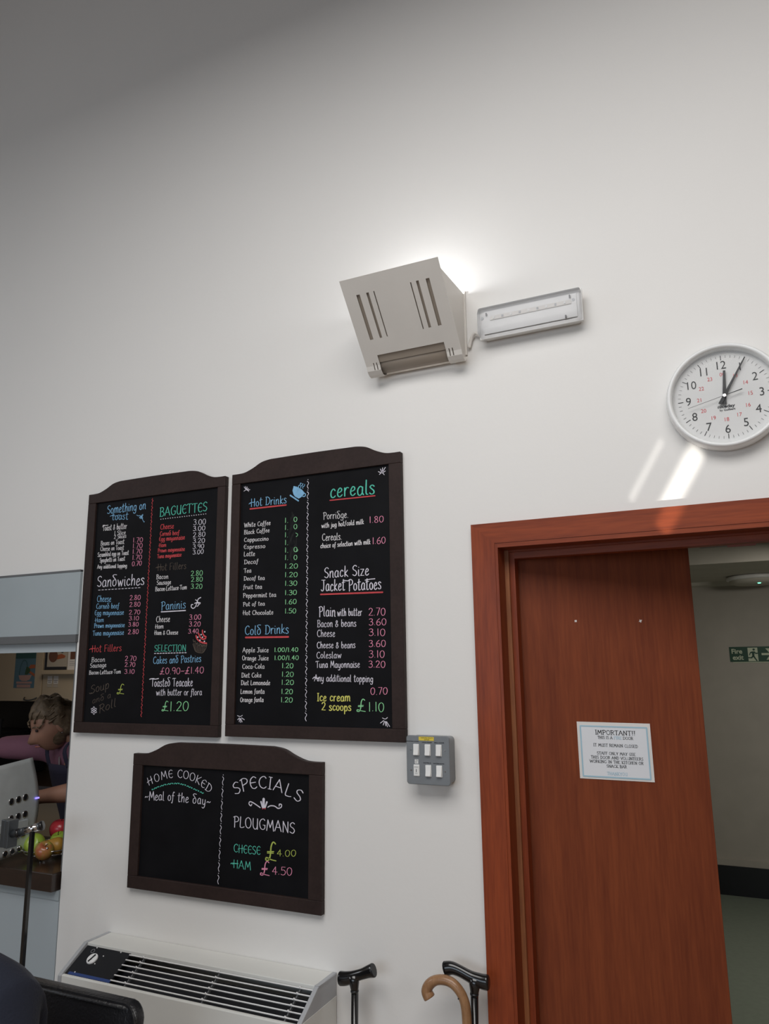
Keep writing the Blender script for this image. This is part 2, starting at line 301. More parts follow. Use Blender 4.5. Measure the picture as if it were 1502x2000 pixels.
def lettering(V, F, text, a, b, h, plane, mid=None, sw=1.0, serif=False, minw=.0021, nib=True, track=.08):
    """text laid on the plane between baseline points a and b (x, z); mid bends the baseline"""
    a, b = Vector(a), Vector(b); L = (b-a).length
    adv = [G[c][0]+track for c in text]; tot = sum(adv)-track
    w = min(max(h*.088, minw), .0048)*sw; sx = L/tot
    if mid is not None:
        md = Vector(mid); q1 = md*2-(a+b)*.5
    x = 0; rnd = random.Random(text)
    for c, ad in zip(text, adv):
        g = G[c]
        if mid is not None:
            t = (x+ad*.4)/tot; o = a*(1-t)**2+q1*2*t*(1-t)+b*t*t; tg = ((q1-a)*(1-t)+(b-q1)*t).normalized(); o = o-tg*(ad*.4*sx)
        else:
            tg = (b-a).normalized(); o = a+tg*(x*sx)
        up = Vector((-tg.y, tg.x)) if mid is not None else Vector((0, 1))
        jit = 0 if serif else rnd.uniform(-.03, .03)
        for st in g[1].split(';'):
            if not st: continue
            line = st[0] == '/'
            pts = [tuple(float(v) for v in p.split(',')) for p in st.lstrip('/').split()]
            if not line: pts = catmull(pts, 5)
            if line and len(pts) > 2:
                segs = [pts[i:i+2] for i in range(len(pts)-1)]
            else: segs = [pts]
            for sg in segs:
                Q = [o+tg*(p[0]*sx)+up*((p[1]+jit)*h) for p in sg]
                ww = w
                if serif:
                    d = (Q[-1]-Q[0]); ww = w*(1.0 if not line else 1.35 if abs(d.y) > abs(d.x)*.6 and d.x >= -1e-6 else .7)
                ribbon(V, F, [tuple(q) for q in Q], ww, plane, nib and not serif)
            if serif and line:
                for p in (pts[0], pts[-1]):
                    if (abs(p[1]) < .01 or abs(p[1]-1) < .01) and abs(pts[0][1]-pts[-1][1]) > .3 or (c in 'MVWAN' and abs(p[1]) < .01):
                        q = o+tg*(p[0]*sx)+up*(p[1]*h); e = tg*(.13*sx)
                        ribbon(V, F, [tuple(q-e), tuple(q+e)], w*.5, plane)
        x += ad
def mesh_of(name, V, F):
    me = bpy.data.meshes.new(name); me.from_pydata([tuple(v) for v in V], [], F); me.update(); return me
def print_text(name, text, size, m, parent, to3, cx=None, lx=None, z=0, sx=1.0, bold=0):
    """printed (not hand-drawn) text; to3 maps (x, z) to the surface"""
    cu = bpy.data.curves.new(name, 'FONT'); cu.body = text; cu.size = size; cu.resolution_u = 3; cu.offset = bold
    o = bpy.data.objects.new('print_source', cu); COL.objects.link(o)
    me = bpy.data.meshes.new_from_object(o); bpy.data.objects.remove(o); bpy.data.curves.remove(cu)
    xs = [v.co.x for v in me.vertices]; ys = [v.co.y for v in me.vertices]; xm = (min(xs)+max(xs))/2; ym = (min(ys)+max(ys))/2
    for v in me.vertices:
        x = (v.co.x-xm)*sx+cx if cx is not None else (v.co.x-min(xs))*sx+lx
        v.co = to3(x, v.co.y-ym+z)
    return link(name, me, m, parent)

# ------------------------------------------------------------------ the room
HX = -2.355       # edge of the serving hatch
DX0, DX1, DZ = -.646, .30, 2.075   # door opening in the wall
XS = [-5.6, -4.1, HX, DX0, DX1, 2.4]; ZS_ = [0, DZ, 2.10, 5.6]
bm = bmesh.new(); hole = lambda i, j: (i == 1 and j < 2) or (i == 3 and j < 1)
gv = {(i, j, k): bm.verts.new((x, y, z)) for i, x in enumerate(XS) for j, z in enumerate(ZS_) for k, y in enumerate((0, .11))}
for i in range(5):
    for j in range(3):
        if hole(i, j): continue
        bm.faces.new((gv[i, j, 0], gv[i+1, j, 0], gv[i+1, j+1, 0], gv[i, j+1, 0])); bm.faces.new((gv[i, j, 1], gv[i, j+1, 1], gv[i+1, j+1, 1], gv[i+1, j, 1]))
        for di, dj, a, b in ((-1, 0, (i, j), (i, j+1)), (1, 0, (i+1, j+1), (i+1, j)), (0, -1, (i+1, j), (i, j)), (0, 1, (i, j+1), (i+1, j+1))):
            p, q = i+di, j+dj
            if not (0 <= p < 5 and 0 <= q < 3) or hole(p, q): bm.faces.new((gv[(*a, 0)], gv[(*b, 0)], gv[(*b, 1)], gv[(*a, 1)]))
struct('wall_front', bm, 'wall')
struct('floor', box(-5.6, 2.4, -7.0, .11, -.05, 0), 'floor')
struct('ceiling', box(-5.6, 2.4, -7.0, .11, 5.6, 5.65), 'ceil')
struct('wall_left', box(-5.65, -5.6, -7.0, .11, 0, 5.6), 'backwall')
struct('wall_right', box(2.4, 2.45, -7.0, .11, 0, 5.6), 'backwall')
struct('wall_back', box(-5.6, 2.4, -7.05, -7.0, 0, 5.6), 'backwall')

# corridor behind the door
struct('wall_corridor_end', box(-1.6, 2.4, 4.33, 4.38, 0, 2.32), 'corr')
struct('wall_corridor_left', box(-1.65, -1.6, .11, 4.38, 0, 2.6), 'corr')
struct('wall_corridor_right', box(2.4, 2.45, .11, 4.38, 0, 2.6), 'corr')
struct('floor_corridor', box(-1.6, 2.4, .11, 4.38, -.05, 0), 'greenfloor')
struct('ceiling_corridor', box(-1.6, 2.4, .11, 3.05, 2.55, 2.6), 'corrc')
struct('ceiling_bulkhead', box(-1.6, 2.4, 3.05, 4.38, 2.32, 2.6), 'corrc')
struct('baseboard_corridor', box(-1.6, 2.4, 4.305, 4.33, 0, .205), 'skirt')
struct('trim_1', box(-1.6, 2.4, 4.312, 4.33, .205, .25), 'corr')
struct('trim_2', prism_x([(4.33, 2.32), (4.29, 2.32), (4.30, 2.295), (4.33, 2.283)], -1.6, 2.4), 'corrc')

# door frame and leaf
dw = thing('door_1', 'door', 'door', (0, 0, 0)); del dw['label'], dw['category']; dw['kind'] = 'structure'
o = .714; i_ = .641; zt, zi = 2.135, 2.072
struct('architrave', prism([(-o, 0), (-i_, 0), (-i_, zi), (-o, zt)], -.02, 0), 'woodv', dw)
struct('architrave', prism([(-o, zt), (-i_, zi), (.30, zi), (.373, zt)], -.02, 0), 'woodh', dw)
struct('architrave', prism([(.373, 0), (.373, zt), (.30, zi), (.30, 0)], -.02, 0), 'woodv', dw)
struct('lining', box(-i_, -.632, -.018, .15, 0, zi), 'woodv', dw)
struct('lining', box(-.632, .295, -.018, .15, 2.058, zi), 'woodh', dw)
struct('lining', box(.287, .30, -.018, .15, 0, 2.058), 'woodv', dw)
struct('bead', box(-.632, -.619, .052, .075, 0, 2.058), 'bead', dw)
struct('bead', box(-.619, .287, .052, .075, 2.052, 2.058), 'woodh', dw)
struct('door_stop', box(-.632, -.603, .062, .10, 0, 2.058), 'woodv', dw)
struct('door_stop', box(-.603, .287, .062, .10, 2.032, 2.058), 'woodh', dw)
struct('door_stop', box(.262, .287, .062, .10, 0, 2.032), 'woodv', dw)
TH = R(18); HG = Vector((-.6, .115, 0)); ux = Vector((math.cos(TH), math.sin(TH), 0)); nx = Vector((math.sin(TH), -math.cos(TH), 0))
def on_door(t, z, d=0): return HG+ux*t+nx*d+Vector((0, 0, z))
def door_box(t0, t1, z0, z1, d0, d1):
    bm = box(t0, t1, -d1, -d0, z0, z1)
    bmesh.ops.transform(bm, matrix=Matrix.Translation(HG) @ Matrix.Rotation(TH, 4, 'Z'), verts=bm.verts[:]); return bm
leaf = bev(struct('door_leaf', door_box(-.015, .5145, .008, 2.0565, -.044, 0), 'door', dw), .0015)
for z in (.25, 1.05, 1.82):
    struct('hinge', tube([on_door(-.007, z-.05, -.006), on_door(-.007, z+.05, -.006)], .006, 8), 'steeld', dw)
struct('filler_mark', door_box(.158, .1645, 1.836, 1.842, 0, .0006), 'stain', dw)
bm = bmesh.new(); rnd = random.Random(3)
for k in range(9):
    a = 2*math.pi*k/9; r = .0058*(1 if k % 2 else .5)
    bm.verts.new(on_door(.355+r*math.cos(a), 1.8355+r*math.sin(a), .0007))
bm.faces.new(bm.verts[:]); struct('filler_mark', bm, 'stain', dw)
struct('door_closer', box(-.075, .0, .15, .20, 2.042, 2.075), 'blackpl', dw)
struct('closer_cover', box(.0, .075, .15, .20, 2.040, 2.075), 'red', dw)

# kitchen shell behind the hatch
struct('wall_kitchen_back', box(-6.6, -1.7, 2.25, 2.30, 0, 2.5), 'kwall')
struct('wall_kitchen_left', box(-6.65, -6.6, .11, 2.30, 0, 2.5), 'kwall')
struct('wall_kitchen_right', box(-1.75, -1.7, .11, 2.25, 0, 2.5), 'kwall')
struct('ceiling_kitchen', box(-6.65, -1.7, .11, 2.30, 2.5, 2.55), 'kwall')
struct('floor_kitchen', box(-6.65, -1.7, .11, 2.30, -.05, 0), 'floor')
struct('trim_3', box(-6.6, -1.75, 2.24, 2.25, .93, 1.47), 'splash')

# chalk lettering on the three boards, in metres on the wall: (block, words, baseline start, baseline end, capital height, chalk, bend, weight)
BOARD_TEXT = [[('heading', 'Something on', (-2.2259, 2.3146), (-2.0279, 2.3157), 0.0332, 'blue', None, 1.0),
 ('heading', 'toast', (-2.1983, 2.287), (-2.1148, 2.2829), 0.0284, 'blue', None, 1.0),
 ('item_list', 'Toast & butter', (-2.2443, 2.2485), (-2.1185, 2.2462), 0.0228, 'white', None, 1.0),
 ('item_list', '1 Slice', (-2.1818, 2.2261), (-2.1226, 2.2234), 0.0162, 'white', None, 1.0),
 ('item_list', '2 Slices', (-2.1824, 2.2109), (-2.1188, 2.2102), 0.0153, 'white', None, 1.0),
 ('item_list', 'Beans on Toast', (-2.2489, 2.1892), (-2.1274, 2.1869), 0.0181, 'white', None, 1.0),
 ('item_list', 'Cheese on Toast', (-2.2494, 2.1676), (-2.128, 2.1639), 0.0172, 'white', None, 1.0),
 ('item_list', 'Scrambled egg on Toast', (-2.2618, 2.1447), (-2.1019, 2.1422), 0.0172, 'white', None, 1.0),
 ('item_list', 'Spaghetti on Toast', (-2.2492, 2.1215), (-2.1191, 2.1206), 0.0171, 'white', None, 1.0),
 ('item_list', 'Any additional topping', (-2.2596, 2.0976), (-2.1074, 2.0932), 0.0153, 'white', None, 1.0),
 ('price_list', '1.70', (-2.0842, 2.1893), (-2.0334, 2.1866), 0.0177, 'pink', None, 1.0),
 ('price_list', '1.70', (-2.0838, 2.1668), (-2.0331, 2.1643), 0.0177, 'pink', None, 1.0),
 ('price_list', '1.70', (-2.0828, 2.1444), (-2.0333, 2.1425), 0.0176, 'pink', None, 1.0),
 ('price_list', '1.70', (-2.0823, 2.1212), (-2.0335, 2.12), 0.0175, 'pink', None, 1.0),
 ('price_list', '0.70', (-2.0822, 2.0963), (-2.033, 2.0962), 0.0175, 'pink', None, 1.0),
 ('heading.001', 'Sanðwiches', (-2.2553, 2.0256), (-2.0159, 2.0205), 0.0409, 'lavender', None, 1.0),
 ('item_list.001', 'Cheese', (-2.2503, 1.967), (-2.1776, 1.9646), 0.0242, 'blue', None, 1.0),
 ('item_list.001', 'Corneð beef', (-2.2516, 1.9404), (-2.1351, 1.9382), 0.0197, 'blue', None, 1.0),
 ('item_list.001', 'Єgg mayonnaise', (-2.2577, 1.9158), (-2.1095, 1.9124), 0.0184, 'blue', None, 1.0),
 ('item_list.001', 'Ham', (-2.2536, 1.8884), (-2.209, 1.8894), 0.0165, 'blue', None, 1.0),
 ('item_list.001', 'Prawn mayonnaise', (-2.2571, 1.8673), (-2.1021, 1.8655), 0.0165, 'blue', None, 1.0),
 ('item_list.001', 'Tuna mayonnaise', (-2.2615, 1.8372), (-2.1039, 1.8369), 0.0182, 'blue', None, 1.0),
 ('price_list.001', '2.80', (-2.0843, 1.9668), (-2.0298, 1.9651), 0.018, 'pink', None, 1.0),
 ('price_list.001', '2.80', (-2.0836, 1.9411), (-2.0292, 1.9401), 0.0172, 'pink', None, 1.0),
 ('price_list.001', '2.70', (-2.0837, 1.9123), (-2.0284, 1.9114), 0.0161, 'pink', None, 1.0),
 ('price_list.001', '3.10', (-2.0827, 1.8902), (-2.0329, 1.8893), 0.0153, 'pink', None, 1.0),
 ('price_list.001', '3.80', (-2.0838, 1.867), (-2.0325, 1.8667), 0.0153, 'pink', None, 1.0),
 ('price_list.001', '2.80', (-2.0834, 1.8384), (-2.0311, 1.8383), 0.0169, 'pink', None, 1.0),
 ('heading.002', 'Hot Fillers', (-2.2613, 1.7743), (-2.1106, 1.7763), 0.0256, 'red', None, 1.0),
 ('item_list.002', 'Bacon', (-2.2586, 1.7364), (-2.1909, 1.7381), 0.0178, 'white', None, 1.0),
 ('item_list.002', 'Sausage', (-2.2649, 1.7152), (-2.182, 1.7187), 0.0162, 'white', None, 1.0),
 ('item_list.002', 'Bacon·Lettuce·Tom', (-2.2673, 1.6903), (-2.1083, 1.6936), 0.0144, 'white', None, 1.0),
 ('price_list.002', '2.70', (-2.0912, 1.7398), (-2.0353, 1.7391), 0.0174, 'pink', None, 1.0),
 ('price_list.002', '2.70', (-2.0908, 1.7183), (-2.0387, 1.7178), 0.0157, 'pink', None, 1.0),
 ('price_list.002', '3.10', (-2.0906, 1.6927), (-2.0408, 1.6928), 0.0157, 'pink', None, 1.0),
 ('heading.003', 'Soup', (-2.2535, 1.6177), (-2.1617, 1.6409), 0.0301, 'brown', None, 1.0),
 ('heading.003', 'anð a', (-2.2418, 1.5825), (-2.1505, 1.606), 0.0216, 'brown', None, 1.0),
 ('heading.003', 'Roll', (-2.2046, 1.5467), (-2.123, 1.5736), 0.0304, 'brown', None, 1.0),
 ('price_mark', '£', (-2.1209, 1.6184), (-2.0851, 1.6186), 0.0337, 'lime', None, 1.0),
 ('heading.004', 'BAGUЄTTЄS', (-1.9562, 2.2793), (-1.733, 2.2787), 0.0344, 'teal', None, 1.0),
 ('item_list.003', 'Cheese', (-1.9504, 2.2277), (-1.8854, 2.2273), 0.0197, 'red', None, 1.0),
 ('item_list.003', 'Corneð beef', (-1.9506, 2.2034), (-1.8584, 2.2005), 0.0166, 'red', None, 1.0),
 ('item_list.003', 'Єgg mayonnaise', (-1.9532, 2.1833), (-1.8315, 2.1808), 0.0165, 'red', None, 1.0),
 ('item_list.003', 'Ham', (-1.9529, 2.1604), (-1.9182, 2.1599), 0.0147, 'red', None, 1.0),
 ('item_list.003', 'Prawn mayonnaise', (-1.9572, 2.1405), (-1.8293, 2.1375), 0.0147, 'red', None, 1.0),
 ('item_list.003', 'Tuna mayonnaise', (-1.9585, 2.1178), (-1.844, 2.1174), 0.0147, 'red', None, 1.0),
 ('price_list.003', '3.00', (-1.7941, 2.2321), (-1.736, 2.229), 0.0205, 'lavender', None, 1.0),
 ('price_list.003', '3.00', (-1.7946, 2.2096), (-1.7376, 2.2068), 0.0171, 'lavender', None, 1.0),
 ('price_list.003', '2.80', (-1.7935, 2.1854), (-1.7366, 2.1836), 0.0178, 'lavender', None, 1.0),
 ('price_list.003', '3.20', (-1.7935, 2.1634), (-1.7372, 2.1611), 0.0169, 'lavender', None, 1.0),
 ('price_list.003', '3.90', (-1.7925, 2.1431), (-1.7399, 2.1404), 0.0152, 'lavender', None, 1.0),
 ('price_list.003', '3.00', (-1.7915, 2.1212), (-1.7416, 2.1206), 0.016, 'lavender', None, 1.0),
 ('heading.005', 'Hot Fillers', (-1.9546, 2.0706), (-1.8191, 2.0696), 0.0256, 'brown', None, 1.0),
 ('item_list.004', 'Bacon', (-1.9581, 2.0389), (-1.9017, 2.0382), 0.017, 'white', None, 1.0),
 ('item_list.004', 'Sausage', (-1.9551, 2.0172), (-1.8872, 2.0172), 0.0161, 'white', None, 1.0),
 ('item_list.004', 'Bacon·Lettuce·Tom', (-1.9607, 1.9938), (-1.8127, 1.9937), 0.0161, 'white', None, 1.0),
 ('price_list.004', '2.80', (-1.797, 2.042), (-1.7421, 2.04), 0.0183, 'green', None, 1.0),
 ('price_list.004', '2.80', (-1.7944, 2.0204), (-1.7412, 2.0182), 0.0166, 'green', None, 1.0),
 ('price_list.004', '3.20', (-1.7942, 1.9948), (-1.7421, 1.9929), 0.0174, 'green', None, 1.0),
 ('heading.006', 'Paninis', (-1.9286, 1.9233), (-1.8144, 1.924), 0.0301, 'blue', None, 1.0),
 ('item_list.005', 'Cheese', (-1.9499, 1.8781), (-1.8848, 1.8784), 0.0217, 'white', None, 1.0),
 ('item_list.005', 'Ham', (-1.9522, 1.8547), (-1.914, 1.8556), 0.0157, 'white', None, 1.0),
 ('item_list.005', 'Ham & Cheese', (-1.9551, 1.8321), (-1.8447, 1.8312), 0.0157, 'white', None, 1.0),
 ('price_list.005', '3.00', (-1.796, 1.8823), (-1.7422, 1.8816), 0.0179, 'pink', None, 1.0),
 ('price_list.005', '3.20', (-1.7958, 1.858), (-1.7437, 1.8576), 0.017, 'pink', None, 1.0),
 ('price_list.005', '3.40', (-1.7987, 1.8335), (-1.7516, 1.8334), 0.0154, 'pink', None, 1.0),
 ('heading.007', 'SELECTION', (-1.9514, 1.7718), (-1.8052, 1.77), 0.0233, 'teal', None, 1.0),
 ('heading.007', 'Cakes anð Pastries', (-1.955, 1.7267), (-1.7356, 1.7314), 0.0252, 'blue', None, 1.0),
 ('price_list.006', '£0.90~£1.40', (-1.92, 1.6893), (-1.722, 1.6922), 0.0221, 'pink', None, 1.0),
 ('heading.008', 'Toasteð Teacake', (-1.9595, 1.6461), (-1.7695, 1.6471), 0.0281, 'lavender', None, 1.0),
 ('heading.008', 'with butter or flora', (-1.9338, 1.6142), (-1.727, 1.6163), 0.0219, 'lavender', None, 1.0),
 ('price_list.007', '£1.20', (-1.9041, 1.5604), (-1.7824, 1.5629), 0.0323, 'green', None, 1.0)], [('heading', 'Hot Drinks', (-1.5391, 2.2755), (-1.3881, 2.2736), 0.0289, 'blue', None, 1.0),
 ('item_list', 'White Coffee', (-1.5651, 2.2025), (-1.453, 2.2015), 0.0161, 'white', None, 1.0),
 ('item_list', 'Black Coffee', (-1.5644, 2.1765), (-1.4565, 2.1763), 0.0152, 'white', None, 1.0),
 ('item_list', 'Cappuccino', (-1.5636, 2.1498), (-1.4605, 2.1473), 0.0142, 'white', None, 1.0),
 ('item_list', 'Єspresso', (-1.5644, 2.1246), (-1.4733, 2.1212), 0.0142, 'white', None, 1.0),
 ('item_list', 'Latte', (-1.5631, 2.098), (-1.516, 2.096), 0.0159, 'white', None, 1.0),
 ('item_list', 'Decaf', (-1.5612, 2.0693), (-1.5013, 2.0684), 0.015, 'white', None, 1.0),
 ('item_list', 'Tea', (-1.5614, 2.0387), (-1.5301, 2.0381), 0.0149, 'white', None, 1.0),
 ('item_list', 'Decaf tea', (-1.5606, 2.0112), (-1.4733, 2.0093), 0.014, 'white', None, 1.0),
 ('item_list', 'fruit tea', (-1.5623, 1.9814), (-1.4838, 1.979), 0.0147, 'white', None, 1.0),
 ('item_list', 'Peppermint tea', (-1.5619, 1.9511), (-1.4252, 1.948), 0.0147, 'white', None, 1.0),
 ('item_list', 'Pot of tea', (-1.561, 1.921), (-1.4708, 1.9201), 0.0138, 'white', None, 1.0),
 ('item_list', 'Hot Chocolate', (-1.561, 1.8903), (-1.4355, 1.8877), 0.0149, 'white', None, 1.0),
 ('price_list', '1.', (-1.3951, 2.2042), (-1.379, 2.2032), 0.0166, 'green', None, 1.0),
 ('price_list', '0', (-1.358, 2.2047), (-1.3431, 2.2034), 0.0166, 'green', None, 1.0),
 ('price_list', '1.', (-1.3947, 2.1789), (-1.3786, 2.1779), 0.0165, 'green', None, 1.0),
 ('price_list', '0', (-1.3577, 2.1792), (-1.3428, 2.1779), 0.0164, 'green', None, 1.0),
 ('price_list', '1.', (-1.3943, 2.1528), (-1.3782, 2.1519), 0.0165, 'green', None, 1.0),
 ('price_list', '1.', (-1.3938, 2.1256), (-1.3778, 2.1248), 0.0164, 'green', None, 1.0),
 ('price_list', '1.', (-1.3934, 2.0989), (-1.3774, 2.0981), 0.0163, 'green', None, 1.0),
 ('price_list', '0', (-1.3566, 2.0992), (-1.3419, 2.0981), 0.0162, 'green', None, 1.0),
 ('price_list', '1.', (-1.393, 2.0731), (-1.3771, 2.0725), 0.0163, 'green', None, 1.0),
 ('price_list', '0', (-1.3563, 2.0715), (-1.3415, 2.0704), 0.0161, 'green', None, 1.0),
 ('price_list', '1.20', (-1.392, 2.0432), (-1.3382, 2.041), 0.0162, 'green', None, 1.0),
 ('price_list', '1.20', (-1.3915, 2.0134), (-1.3393, 2.0116), 0.0162, 'green', None, 1.0),
 ('price_list', '1.30', (-1.391, 1.9838), (-1.3403, 1.9823), 0.0161, 'green', None, 1.0),
 ('price_list', '1.30', (-1.3905, 1.9518), (-1.3414, 1.9507), 0.016, 'green', None, 1.0),
 ('price_list', '1.60', (-1.39, 1.9204), (-1.3424, 1.9196), 0.0159, 'green', None, 1.0),
 ('price_list', '1.50', (-1.3895, 1.8896), (-1.3435, 1.889), 0.0158, 'green', None, 1.0),
 ('heading.001', 'Colð Drinks', (-1.551, 1.8211), (-1.3722, 1.8218), 0.0304, 'blue', None, 1.0),
 ('item_list.001', 'Apple Juice', (-1.5582, 1.7621), (-1.4518, 1.7607), 0.0155, 'white', None, 1.0),
 ('item_list.001', 'Orange Juice', (-1.5595, 1.7347), (-1.4512, 1.7337), 0.0154, 'white', None, 1.0),
 ('item_list.001', 'Coca-Cola', (-1.5581, 1.7064), (-1.4675, 1.7061), 0.0154, 'white', None, 1.0),
 ('item_list.001', 'Diet Coke', (-1.5604, 1.6767), (-1.479, 1.6768), 0.0153, 'white', None, 1.0),
 ('item_list.001', 'Diet Lemonade', (-1.5617, 1.6512), (-1.4434, 1.6517), 0.0153, 'white', None, 1.0),
 ('item_list.001', 'Lemon fanta', (-1.5629, 1.6225), (-1.4651, 1.6234), 0.0152, 'white', None, 1.0),
 ('item_list.001', 'Orange fanta', (-1.5631, 1.5948), (-1.4685, 1.5961), 0.0151, 'white', None, 1.0),
 ('price_list.001', '1.00/1.40', (-1.429, 1.7616), (-1.3342, 1.7599), 0.0139, 'green', None, 1.0),
 ('price_list.001', '1.00/1.40', (-1.4284, 1.7347), (-1.3315, 1.7334), 0.0138, 'green', None, 1.0),
 ('price_list.001', '1.20', (-1.3978, 1.7072), (-1.3522, 1.7068), 0.0158, 'green', None, 1.0),
 ('price_list.001', '1.20', (-1.3983, 1.679), (-1.3504, 1.6788), 0.0157, 'green', None, 1.0),
 ('price_list.001', '1.20', (-1.3989, 1.6526), (-1.3491, 1.6526), 0.0156, 'green', None, 1.0),
 ('price_list.001', '1.20', (-1.3993, 1.6225), (-1.3531, 1.6228), 0.0157, 'green', None, 1.0),
 ('price_list.001', '1.20', (-1.4004, 1.5955), (-1.3532, 1.596), 0.0156, 'green', None, 1.0),
 ('heading.002', 'cereals', (-1.2137, 2.2748), (-1.0441, 2.2699), 0.0482, 'teal', None, 1.0),
 ('item_list.002', 'Porriðge.', (-1.2398, 2.2017), (-1.1431, 2.1982), 0.0239, 'white', None, 1.0),
 ('item_list.002', 'with jug hot/cold milk', (-1.2469, 2.1725), (-1.0859, 2.1722), 0.0162, 'white', None, 1.0),
 ('price_list.002', '1.80', (-1.0664, 2.1745), (-1.0127, 2.1717), 0.0207, 'pink', None, 1.0),
 ('item_list.002', 'Cereals.', (-1.2443, 2.1279), (-1.168, 2.126), 0.0237, 'white', None, 1.0),
 ('item_list.002', 'choice of selection with milk', (-1.2504, 2.1031), (-1.0621, 2.1032), 0.016, 'white', None, 1.0),
 ('price_list.002', '1.60', (-1.0558, 2.1027), (-1.007, 2.1009), 0.0212, 'pink', None, 1.0),
 ('heading.003', 'Snack Size', (-1.2353, 2.0022), (-1.0685, 2.0004), 0.0347, 'lavender', None, 1.0),
 ('heading.003', 'Jacket Potatoes', (-1.2469, 1.9575), (-1.0249, 1.953), 0.0363, 'lavender', None, 1.0),
 ('item_list.003', 'Plain', (-1.2549, 1.8746), (-1.1928, 1.8723), 0.0326, 'lavender', None, 1.0),
 ('item_list.003', 'with butter', (-1.1857, 1.8729), (-1.0952, 1.8707), 0.0239, 'lavender', None, 1.0),
 ('item_list.003', 'Bacon & beans', (-1.261, 1.839), (-1.116, 1.837), 0.0229, 'lavender', None, 1.0),
 ('item_list.003', 'Cheese', (-1.2617, 1.8072), (-1.1942, 1.8063), 0.0227, 'lavender', None, 1.0),
 ('item_list.003', 'Cheese & beans', (-1.2625, 1.7701), (-1.1196, 1.7682), 0.0206, 'lavender', None, 1.0),
 ('item_list.003', 'Coleslaw', (-1.2637, 1.7374), (-1.1709, 1.7369), 0.0205, 'lavender', None, 1.0),
 ('item_list.003', 'Tuna Mayonnaise', (-1.2659, 1.7069), (-1.1041, 1.7062), 0.0211, 'lavender', None, 1.0),
 ('item_list.003', 'Any additional topping', (-1.2714, 1.6635), (-1.0575, 1.6608), 0.0211, 'lavender', None, 1.0),
 ('price_list.003', '2.70', (-1.0711, 1.8706), (-1.0105, 1.8688), 0.0235, 'pink', None, 1.0),
 ('price_list.003', '3.60', (-1.0705, 1.8396), (-1.0078, 1.838), 0.0209, 'pink', None, 1.0),
 ('price_list.003', '3.10', (-1.0708, 1.8059), (-1.0119, 1.8047), 0.022, 'pink', None, 1.0),
 ('price_list.003', '3.60', (-1.0711, 1.7712), (-1.011, 1.7704), 0.0207, 'pink', None, 1.0),
 ('price_list.003', '3.10', (-1.0714, 1.7371), (-1.015, 1.7367), 0.0218, 'pink', None, 1.0),
 ('price_list.003', '3.20', (-1.0726, 1.7059), (-1.0133, 1.7058), 0.0205, 'pink', None, 1.0),
 ('price_list.003', '0.70', (-1.0672, 1.622), (-1.0066, 1.6227), 0.0213, 'pink', None, 1.0),
 ('heading.004', 'Ice cream', (-1.2605, 1.6009), (-1.1391, 1.6012), 0.0248, 'yellow', None, 1.5),
 ('heading.004', '2 scoops', (-1.2439, 1.5724), (-1.1356, 1.5708), 0.0246, 'yellow', None, 1.5),
 ('price_list.004', '£', (-1.1154, 1.5695), (-1.0832, 1.57), 0.0358, 'green', None, 1.0),
 ('price_list.004', '1.10', (-1.0752, 1.5709), (-1.0191, 1.5709), 0.0278, 'green', None, 1.0)], [('heading', 'HOMЄ COOKЄD', (-1.9509, 1.3013), (-1.6803, 1.2917), 0.0265, 'lavender', (-1.8086, 1.3353), 1.0),
 ('heading', '~Meal of the ðay~', (-1.9619, 1.2521), (-1.674, 1.2506), 0.0291, 'lavender', (-1.8229, 1.2568), 1.0),
 ('heading.001', 'SPЄCIALS', (-1.5751, 1.2923), (-1.3191, 1.2816), 0.0374, 'lavender', (-1.4543, 1.3185), 1.0),
 ('item_list', 'PLOUGMANS', (-1.5776, 1.193), (-1.3399, 1.189), 0.0328, 'lavender', None, 1.0),
 ('item_list.001', 'CHЄЄSЄ', (-1.5749, 1.1136), (-1.4697, 1.1142), 0.025, 'teal', None, 1.0),
 ('item_list.001', 'HAM', (-1.5756, 1.0649), (-1.5054, 1.0643), 0.0249, 'teal', None, 1.0),
 ('price_list', '£', (-1.4494, 1.0991), (-1.4068, 1.1008), 0.0528, 'lime', None, 1.0),
 ('price_list', '4.00', (-1.406, 1.1156), (-1.3339, 1.1211), 0.0188, 'lime', None, 1.0),
 ('price_list.001', '£', (-1.4682, 1.0532), (-1.4314, 1.0547), 0.0399, 'pink', None, 1.0),
 ('price_list.001', '4.50', (-1.4235, 1.0604), (-1.3476, 1.0629), 0.023, 'pink', None, 1.0)]]
